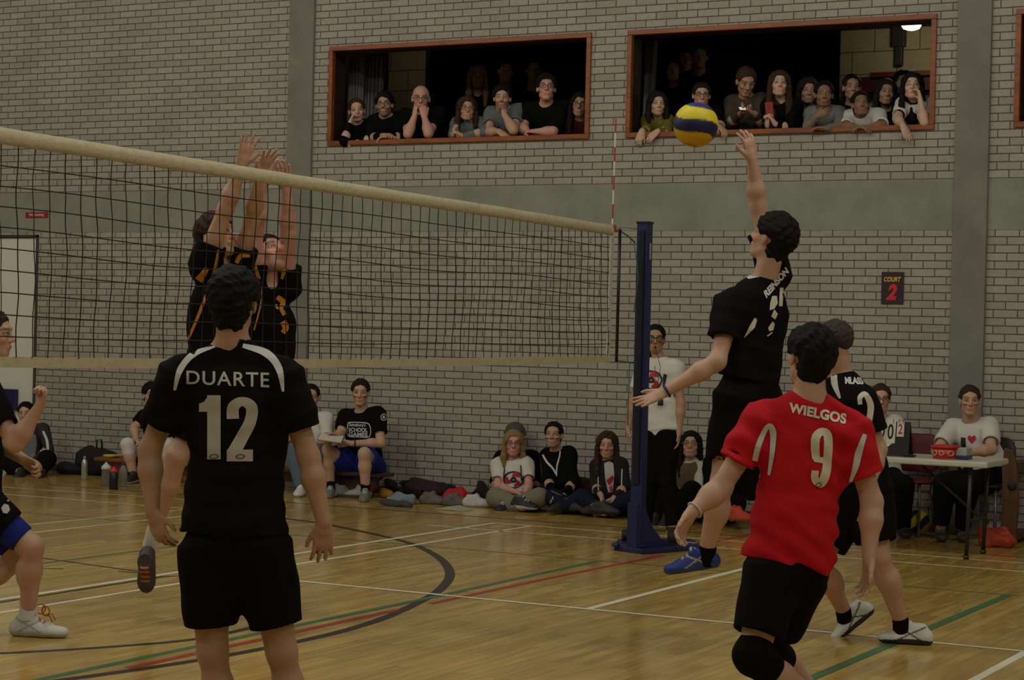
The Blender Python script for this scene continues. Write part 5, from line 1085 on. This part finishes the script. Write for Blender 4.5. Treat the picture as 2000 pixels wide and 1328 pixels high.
    p = seat('person in black t-shirt with white knee pad sitting on far bench', (296, 772, .05), (284, 812), (340, 810), (318, 905), -.42, dict(le=(262, 836, .14), lw=(266, 858, .34), re=(345, 862, .1), rw=(300, 868, .36), lp=(304, 908), rp=(332, 908), lk=(249, 868, .38), la=(262, 938, .34), rk=(325, 870, .40), ra=(322, 942, .34)),
        sex='m', hair=('thick', 'black'), seed=72, yaw=20, skin='light', hn=((272, 864, .38), (290, 872, .4)))
    p.shirt('black', hem=(318, 900), sl=.66, loose=1.2); p.shorts('black', t=.66, loose=1.2)
    for a in 'lr':
        kn = p.J[a+'k']; p.pad(kn+(p.J[a+'p']-kn)*.16, kn+(p.J[a+'a']-kn)*.2, 'white', r=.068, mid=kn); an = p.J[a+'a']; p.sock(an+(kn-an)*.3, an-ZZ*.03, 'black', .042, .046); p.shoe(an, np.array([an[0], an[1], 0.])-FH*.17-RH*.05, (.45, .45, .45), (.02, .02, .02))
    p = seat('person in grey and black jacket sitting on floor against wall by the door', (50, 808, .06), (28, 842), (84, 838), (52, 918), -.42, dict(le=(16, 880, .1), lw=(40, 900, .3), re=(96, 878, .08), rw=(64, 902, .3), lp=(38, 922), rp=(70, 922), lk=(14, 902, .36), la=(40, 922, .55), rk=(92, 896, .30), ra=(80, 922, .5)),
        sex='m', hair=('short', 'black'), seed=73, skin='light', hn=((52, 906, .34), (52, 904, .32)), hk=.98)
    sh = p.shirt('dkgrey', hem=(54, 912), sl=2, loose=1.4); p.shorts('black', t=1.9, loose=1.25, name='trousers')
    gp = mat('jacket_grey', (.16, .16, .155), .8, var=.1); pixel_decal(sh, [[(40, 850), (70, 848), (72, 868), (66, 905), (44, 908)]], gp, 'jacket_panel', p.root); pixel_decal(sh, band_poly([(84, 842), (92, 862), (94, 888)], [4, 5, 4]), PRINT_W, 'sleeve_stripe', p.root)
    for a in 'lr': p.shoe(p.J[a+'a'], p.J[a+'a']-FH*.15-ZZ*.07, (.3, .02, .1), (.02, .02, .02))

# ------------------------------------------------------------------ furniture and belongings
def table_stuff():
    tz = .725; near = onz(1895, 1070); yn = near[1]-.06; yf = yn+.62; x1 = onx(1929, 903, near[0]+.13)[0]; 
    c1 = CAM+ray(1929, 903)*((tz-CH)/ray(1929, 903)[2]); xr = c1[0]; yn = c1[1]; yf = min(yn+.62, -.42); xl = xr-1.83
    t = thing('folding_table', 'white topped folding table with dark metal legs carrying the scoreboard', 'table', ((xl+xr)/2, (yn+yf)/2, 0))
    MB().box(xl, xr, yn, yf, tz-.045, tz).build('table_top', mat('table_white', (.50, .50, .41), .45), t, bevel=.012)
    mt = mat('table_metal', (.02, .02, .022), .4)
    for xx in (xl+.16, xr-.14):
        for yy in (yn+.07, yf-.07):
            lg = MB().tube([(xx, yy, tz-.05), (xx-.02, yy, .012)], .016, 8).build('leg', mt, t, True); MB().tube([(xx-.02, yy, .03), (xx-.02, yy, .001)], .022, 8).build('rubber_foot', mt, lg, True)
        MB().tube([(xx-.01, yn+.07, .28), (xx-.01, yf-.07, .28)], .011, 8).build('cross_bar', mt, t, True)
    for s_, e_ in (((xl+.16), (xl+.62)), ((xr-.14), (xr-.60))): MB().tube([(s_, (yn+yf)/2, .30), (e_, (yn+yf)/2, tz-.05)], .010, 8).build('brace', mt, t, True)
    top = lambda px, py: onz(px, py, tz)
    # scoreboard
    A = top(1716, 889); A[1] = yn+.16; B = top(1775, 889); w = ony(1775, 880, A[1])[0]-ony(1700, 880, A[1])[0]; cx = ony(1739, 860, A[1])[0]; zt = ony(1740, 823, A[1])[2]
    t = thing('flip_scoreboard', 'black flip scoreboard showing 0 0 and a red 2 on the table', 'scoreboard', (cx, A[1], tz))
    bk = mat('board_black', (.012, .012, .014), .5); y = A[1]; dz = zt-tz
    sw = w/2
    b = MB(); b.hexa([(cx-sw, y-.03, tz), (cx+sw, y-.03, tz), (cx+sw, y-.024, tz), (cx-sw, y-.024, tz), (cx-sw, y+.01, zt), (cx+sw, y+.01, zt), (cx+sw, y+.016, zt), (cx-sw, y+.016, zt)]); b.build('front_panel', bk, t)
    b = MB(); b.hexa([(cx-sw, y+.10, tz), (cx+sw, y+.10, tz), (cx+sw, y+.106, tz), (cx-sw, y+.106, tz), (cx-sw, y+.012, zt), (cx+sw, y+.012, zt), (cx+sw, y+.018, zt), (cx-sw, y+.018, zt)]); b.build('back_panel', bk, t)
    uy = unit(np.array([0, .04, dz])); nn = np.cross(X1, uy)
    wc = mat('card_white', (.62, .60, .52), .6)
    for px, ww, pyc, hh, ch, m_ in ((1722, .075, 842, .175, '0', PRINT_K), (1739, .075, 843, .175, '0', PRINT_K), (1758, .055, 838, .115, '2', PRINT_R)):
        c = ony(px, pyc, y-.012); fr_ = (c[2]-tz)/dz; c = np.array([c[0], y-.03+.04*fr_-.003, c[2]]); cd_ = MB().obox(c, X1, nn, uy, ww/2, .0012, hh/2).build('number_card', wc, t); text_flat(ch, c, X1, uy, ww*.62, hh*.66, 'digit', m_, cd_, .02, lift=.0025)
    for px in (1716, 1728, 1745, 1756, 1764): 
        c = ony(px, 823, y); MB().torus([c[0], y+.008, zt], X1, .014, .0025, 12, 4).build('ring', mat('ring_metal', (.3, .3, .3), .3, metal=.8), t, True)
    c = ony(1724, 868, y-.02); f = (c[2]-tz)/dz; c = np.array([c[0], y-.03+.04*f-.003, c[2]]); tri = [c-X1*.05+uy*.03, c-X1*.05-uy*.03, c+X1*.01-uy*.045, c+X1*.09+uy*.03]; MB().poly(tri).build('corner_label', wc, t); text_flat('24', c-X1*.02, X1, uy, .04, .035, 'label_digits', mat('ink_blue', (.02, .03, .2), .6), t, .02, lift=.003)
    # red tub
    c = top(1846, 893); c[1] = yn+.17; c[0] = ony(1846, 884, c[1])[0]; R_ = .105; t = thing('sweet_tub', 'round red plastic tub of sweets on the white table', 'tub', (c[0], c[1], tz))
    red = mat('tub_red', (.48, .02, .02), .35); MB().lathe([c[0], c[1], tz], [(R_*.82, .001), (R_*.86, .01), (R_*.94, .085)], 28).build('tub_body', red, t, True); MB().lathe([c[0], c[1], tz+.08], [(R_*.99, 0), (R_*1.02, .012), (R_*.98, .02), (R_*.9, .016)], 28).build('tub_rim', red, t, True)
    for a, w_ in ((-50, .03), (-90, .024), (-125, .03)):
        aa = math.radians(a); nn2 = np.array([math.cos(aa), math.sin(aa), 0]); cc_ = np.array([c[0], c[1], tz+.045])+nn2*R_*.93; MB().torus(cc_, nn2, w_*.6, .004, 16, 4, 1.2).build('tub_print', mat('tub_cream', (.55, .45, .25), .5), t, True)
    # small things on the table
    c = top(1908, 890); bl = mat('box_blue', (.02, .03, .14), .4); o = MB().box(c[0]-.09, c[0]+.09, yn+.14, yn+.30, tz+.001, tz+.03).build('plastic_box', bl, bevel=.004); tag(o, 'clear plastic box with blue base beside the red tub', 'box')
    cl = mat('clear_plastic', (.55, .56, .56), .2, trans=.45); MB().box(c[0]-.088, c[0]+.088, yn+.145, yn+.295, tz+.03, tz+.085).build('box_lid', cl, o, bevel=.004)
    c = top(1786, 891); tag(MB().box(c[0]-.04, c[0]+.04, yn+.12, yn+.19, tz+.001, tz+.02).build('phone', mat('phone_black', (.01, .01, .01), .3), bevel=.003), 'small black phone lying on table between scoreboard and red tub', 'phone')
    c = top(1866, 896); tag(MB().obox([c[0], yn+.06, tz+.004], unit(RH), FH, ZZ, .06, .03, .002).build('wrapper', mat('wrapper_gold', (.35, .25, .05), .4)), 'gold sweet wrapper on table edge in front of red tub', 'wrapper')
    # chairs
    def chair(cx, cy, label, shell, legs, back_h=.84, w=.42):
        t = thing('stacking_chair', label, 'chair', (cx, cy, 0)); s = SDF(); s.rc((cx-w*.35, cy-.1, .45), (cx+w*.35, cy-.1, .45), .13, .13, .05, flat=(ZZ, .16)); s.rc((cx-w*.35, cy+.05, .45), (cx+w*.35, cy+.05, .45), .10, .10, .05, flat=(ZZ, .2)); sobj('seat', s, .008, shell, t)
        s = SDF(); s.rc((cx-w*.36, cy+.17, .60), (cx+w*.36, cy+.17, .60), .09, .09, .05, flat=(unit(np.array([0, 1, -.15])), .22)); s.rc((cx-w*.34, cy+.20, back_h-.1), (cx+w*.34, cy+.20, back_h-.1), .09, .09, .06, flat=(unit(np.array([0, 1, -.15])), .22)); sobj('backrest', s, .008, shell, t)
        for q in (-1, 1):
            for yy, y2 in ((-.17, -.22), (.15, .20)): MB().tube([(cx+q*w*.42, cy+yy, .44), (cx+q*w*.46, cy+y2, .01)], .011, 8).build('leg', legs, t, True)
    lg = mat('chair_leg', (.18, .18, .18), .35, metal=.6)
    c = ony(1772, 920, -.36); chair(c[0]-.02, -.36, 'maroon plastic chair under the woman at the scoreboard', mat('chair_red', (.10, .006, .012), .5), lg)
    c = ony(1925, 950, -.36); chair(c[0]-.05, -.36, 'black chair under the person in white printed t-shirt', mat('chair_black', (.01, .009, .009), .5), lg)
    # upright timber bench end leaning at the wall
    A, B = ony(1967, 886, -.6), ony(1971, 1030, -.6); wd = wood_mat('dark_timber', (.045, .018, .008), (.10, .04, .016), 'Z', 4, .5)
    t = thing('upturned_bench', 'brown wooden bench stood on end against wall behind the seated scorer', 'bench', (B[0], -.2, 0)); cx = B[0]
    b = MB(); pr = [(-.06, 0), (.055, 0), (.07, .35), (.05, .62), (.015, .74), (-.05, .76), (-.065, .6), (-.055, .3)]
    lo = [b.bm.verts.new((cx+u, -.62, z+.005)) for u, z in pr]; hi = [b.bm.verts.new((cx+u, -.57, z+.005)) for u, z in pr]; b.bm.faces.new(lo); b.bm.faces.new(hi[::-1])
    for i in range(8): b.bm.faces.new((lo[i], hi[i], hi[(i+1) % 8], lo[(i+1) % 8]))
    b.build('side_board', wd, t, bevel=.005); MB().box(cx-.05, cx+.05, -.57, -.04, .04, .09).build('cross_rail', wd, t); MB().box(cx-.05, cx+.05, -.57, -.04, .6, .65).build('cross_rail', wd, t)
    MB().lathe([cx+.02, -.622, .47], [(.035, 0), (.036, .006), (.02, .007)], 16, ax=-np.array([0, 1., 0])).build('bolt_plate', mat('bolt_dark', (.01, .01, .01), .5), t, True)
    c = onz(1793, 1008); c[1] = max(c[1], -.35); c[0] = ony(1793, 995, -.35)[0]; ball(np.array([c[0], -.35, .105]), .104, 'blue and yellow volleyball resting on floor under the table', frame3(-FH, unit(ZZ-RH*.6)))

def blob(name, label, cat, px, py, w, d, h, col, seed, Y=None, amp=.017, f=34, rough=.85, n=5, parts=()):
    """soft heap: px,py is the middle of its foot on the floor; sizes in metres"""
    c = onz(px, py); r = random.Random(seed); s = SDF(); k = np.array([c[0], c[1], 0.])
    for i in range(n):
        a = k+X1*(r.uniform(-.5, .5)*w*.62)+np.array([0, 1, 0])*(r.uniform(-.4, .4)*d*.6); b_ = k+X1*(r.uniform(-.5, .5)*w*.7)+np.array([0, 1, 0])*(r.uniform(-.4, .4)*d*.6); rr = h*r.uniform(.32, .5)
        s.rc(a+ZZ*rr, b_+ZZ*rr*r.uniform(.7, 1.3), rr, rr*.8, .03)
    s.rc(k-X1*w*.36+ZZ*h*.5, k+X1*w*.36+ZZ*h*.45, h*.5, h*.42, .04)
    s.fn(k-1, k+1, lambda P: np.maximum(.003-P[..., 2], P[..., 1]+.035), .004, 'i')
    me_m = mat('heap_'+name+'_%d' % seed, col, rough, bump=.4, bscale=120, var=.12)
    P, Q = s.mesh(.008, folds(seed, amp, f)); P[:, 2] = np.maximum(P[:, 2], .002); o = link(name, mesh_np(name, P, Q), None, me_m); tag(o, label, cat); return o, k
def trainer(px, py, label, upper, sole, ang=0., lace=None, name='trainer'):
    c = onz(px, py); d = unit(RH*math.cos(math.radians(ang))-FH*math.sin(math.radians(ang)))
    class _P: pass
    q = _P(); q.root = None; o = Person.shoe(q, np.array([c[0], c[1], .09])-d*.08, np.array([c[0], c[1], .0])+d*.13, sole, upper, name=name, lace=lace); tag(o, label, 'shoe'); return o
def belongings():
    # benches
    wd = wood_mat('bench_pine', (.16, .06, .02), (.26, .11, .035), 'X', 5, .4)
    def bench(px0, px1, Y, label, top=.33, legs=(), wood=wd):
        a, b_ = ony(px0, 900, Y)[0], ony(px1, 900, Y)[0]; t = thing('gym_bench', label, 'bench', ((a+b_)/2, Y, 0))
        MB().box(a, b_, Y-.13, Y+.13, top-.035, top).build('seat_board', wood, t, bevel=.006); MB().box(a+.1, b_-.1, Y-.02, Y+.02, top-.14, top-.035).build('beam', wood, t)
        for x in legs: xx = ony(x, 940, Y)[0]; MB().box(xx-.11 if len(legs) < 4 else xx-.1, xx+.11, Y-.03, Y+.03, .03, top-.035).build('leg', wood, t, bevel=.004); MB().box(xx-.13, xx+.13, Y-.14, Y+.14, 0, .03).build('foot', wood, t, bevel=.004)
        return t
    dk = wood_mat('bench_dark', (.05, .022, .012), (.09, .038, .02), 'X', 5, .45)
    z1 = ony(226, 893, -.5)[2]; bench(199, 400, -.52, 'low orange brown wooden bench by bags holding bananas', top=z1, legs=(235, 370)); z2 = ony(750, 924, -.5)[2]
    bench(480, 757, -.50, 'dark brown wooden bench under the scorer in blue shorts', top=z2, legs=(510, 693), wood=dk)
    # bananas
    t = thing('banana_bunch', 'yellow bananas lying on the orange brown bench', 'fruit', ony(222, 889, -.6))
    for k in range(3):
        c = ony(214+k*7, 887, -.60+.03*k); c[2] = z1+.018; b = MB(); b.tube([c-X1*.08+ZZ*.004, c-X1*.04+np.array([0, -.012, 0]), c+np.array([0, -.02, 0]), c+X1*.05+np.array([0, -.012, 0.003]), c+X1*.09+ZZ*.008], [.007, .016, .018, .015, .006], 8); b.build('banana', mat('banana_yellow', (.50, .42, .03), .5), t, True)
    # bottles
    def bottle(px, py, h, r, prof, m, label, cap=None, capm=None, name='water_bottle'):
        c = onz(px, py); t = thing(name, label, 'bottle', c); MB().lathe(c, [(r*a, h*b_+.001) for a, b_ in prof], 20).build('bottle_body', m, t, True)
        if cap: MB().lathe(c+ZZ*h*cap[0], [(r*a, h*b_) for a, b_ in cap[1]], 16).build('bottle_cap', capm, t, True)
    steel = mat('steel', (.45, .45, .43), .32, metal=.7)
    bottle(164.5, 937, .235, .032, [(.9, 0), (1, .02), (1, .72), (.7, .84), (.45, .88), (.45, .9)], steel, 'tall steel bottle standing on floor in front of the bags', (.88, [(.5, 0), (.52, .1), (.3, .13)]), mat('cap_grey', (.25, .25, .24), .4))
    bottle(155, 926, .16, .034, [(.9, 0), (1, .03), (1, .8), (.6, .92)], mat('bottle_green', (.02, .045, .03), .35), 'dark green bottle standing just behind the steel bottle', (.9, [(.5, 0), (.5, .1)]), mat('cap_dark', (.02, .02, .02), .4))
    clear = mat('bottle_clear', (.42, .42, .38), .12, trans=.75)
    bottle(206.6, 951, .23, .044, [(.85, 0), (.9, .02), (1.0, .7), (1.02, .74)], clear, 'clear shaker bottle with white lid beside the bench', (.74, [(1.1, 0), (1.1, .1), (.8, .16), (.25, .26), (.2, .3)]), mat('lid_white', (.55, .55, .52), .4))
    bottle(221.5, 956, .20, .042, [(.9, 0), (1, .03), (1, .8), (.85, .84)], mat('bottle_black', (.012, .012, .014), .35), 'black sports bottle with bright pink lid', (.83, [(.92, 0), (.92, .08), (.4, .17), (.3, .24)]), mat('lid_pink', (.62, .02, .09), .4))
    bottle(240, 951, .24, .040, [(.9, 0), (1, .03), (1, .66), (.5, .84), (.35, .88)], clear, 'clear plastic water bottle with blue cap near the white knee pad', (.88, [(.4, 0), (.4, .08)]), mat('cap_blue', (.02, .05, .2), .4))
    # bags at the left
    o, k = blob('backpack', 'large black backpack standing against wall by the bottles', 'bag', 192, 928, .34, .18, .30, (.008, .008, .01), 81, amp=.01); b = MB(); b.tube([k+X1*-.03+ZZ*.28, k+X1*-.03+ZZ*.36, k+X1*.03+ZZ*.37, k+X1*.04+ZZ*.28], .010, 6); b.build('carry_handle', mat('strap_black', (.01, .01, .01), .7), o, True)
    blob('holdall', 'flat navy black bag slumped left of the large backpack', 'bag', 136, 926, .30, .2, .11, (.008, .009, .014), 82)
    # heap between the benches and the girls, one object each
    blob('rucksack', 'black rucksack behind the pale blue jeans in the clothes heap', 'bag', 790, 966, .36, .22, .20, (.008, .008, .009), 83)
    blob('sports_bag', 'white and pink patterned sports bag right of the scorer bench', 'bag', 739, 958, .16, .12, .19, (.42, .38, .36), 84, f=60, amp=.006)
    blob('sock_ball', 'small red bundle under the white patterned bag', 'clothes', 731, 963, .08, .08, .09, (.38, .02, .02), 85, n=2, amp=.004)
    blob('jacket', 'maroon black jacket in the middle of the clothes heap', 'jacket', 834, 975, .30, .2, .20, (.022, .008, .012), 86)
    blob('jacket', 'plain black jacket heaped right of the maroon one', 'jacket', 868, 976, .22, .2, .17, (.007, .007, .008), 87)
    blob('bag_charm', 'small green and orange soft toy or pouch in the clothes heap', 'pouch', 869, 960, .10, .06, .22, (.06, .12, .03), 88, n=2)
    blob('holdall', 'black holdall behind the red top at right end of the heap', 'bag', 922, 972, .36, .2, .21, (.008, .008, .01), 89)
    blob('hoodie', 'red hooded top spilling from the black holdall', 'clothes', 893, 984, .20, .14, .14, (.40, .012, .02), 90); blob('scarf', 'strip of red cloth lying on top of the black holdall', 'clothes', 932, 975, .18, .08, .17, (.36, .012, .02), 91, n=2)
    blob('folded_jeans', 'pale blue jeans crumpled on the floor right of the bench', 'jeans', 782, 983, .34, .16, .085, (.17, .23, .27), 92, amp=.016, f=34)
    blob('yellow_cloth', 'small orange yellow cloth lying above the pale blue jeans', 'cloth', 755, 972, .10, .06, .085, (.45, .22, .02), 93, n=2, amp=.005); blob('grey_coat', 'flat dark grey coat spread in front of the pale blue jeans', 'coat', 772, 989, .44, .14, .05, (.05, .05, .05), 94, amp=.01)
    trainer(848, 985, 'grey slip-on shoe left of the open notebook', (.11, .105, .09), (.14, .13, .11), 12); trainer(894, 988, 'grey slip-on shoe right of the open notebook', (.10, .095, .085), (.14, .13, .11), 4)
    trainer(933, 990, 'white trainer next to the knee of the blonde girl', (.5, .5, .49), (.55, .55, .53), 8, lace=(.3, .3, .3)); trainer(698, 972, 'silver trainer left of the scorer foot under the bench', (.35, .35, .34), (.3, .3, .3), 200)
    trainer(655, 970, 'grey and white trainer under the bench behind the scorer legs', (.2, .21, .22), (.4, .4, .4), 160); trainer(943, 972, 'grey beige shoe half behind the blonde girl knee', (.12, .12, .10), (.2, .2, .2), -20)
    c = onz(876, 997); o = MB().hexa([c+X1*-.14+ZZ*.002, c+ZZ*.004, c+ZZ*.004+np.array([0, .2, 0]), c+X1*-.14+np.array([0, .2, .002]), c+X1*-.13+ZZ*.006, c+ZZ*.035, c+np.array([0, .2, .035]), c+X1*-.13+np.array([0, .2, .006])]).hexa([c+ZZ*.004, c+X1*.15+ZZ*.002, c+X1*.15+np.array([0, .2, .002]), c+np.array([0, .2, .004]), c+ZZ*.035, c+X1*.14+ZZ*.006, c+X1*.14+np.array([0, .2, .006]), c+np.array([0, .2, .035])]).build('notebook', mat('notebook_paper', (.40, .38, .30), .8)); tag(o, 'open notebook lying face down on floor before the grey shoes', 'notebook')
    # under the table at the right
    blob('shopping_bag', 'orange red plastic bag on floor between table leg and upright bench', 'bag', 1945, 1068, .20, .14, .14, (.42, .05, .015), 95, rough=.4); blob('paper_cup_sleeve', 'white crumpled paper on top of the orange red bag', 'paper', 1958, 1058, .10, .05, .19, (.5, .5, .48), 96, n=2, rough=.6)
    blob('carrier_bag', 'white carrier bag with red pattern at the right edge', 'bag', 1996, 1050, .2, .14, .15, (.45, .38, .36), 97, rough=.5, f=50)
    blob('jumper', 'blue grey jumper on the floor between standing woman and girl with round glasses', 'clothes', 1278, 1000, .14, .1, .34, (.05, .06, .08), 98, n=3)
    blob('rucksack', 'small black and red rucksack behind the girl in dark hooded top', 'bag', 1152, 996, .20, .14, .28, (.03, .008, .01), 99)
    blob('rucksack', 'black rucksack hidden behind the blonde girl shoulder', 'bag', 955, 978, .2, .14, .2, (.008, .008, .01), 100)
duarte(); libero(); hitter(); middle(); left_player(); blockers(); net(); post()
ball(atz(1359, 244, 9.9), .112, 'blue and yellow volleyball in mid air in front of the gallery opening', frame3(-FH, unit(ZZ+RH*.33)))
gallery(); floor_people(); table_stuff(); belongings()
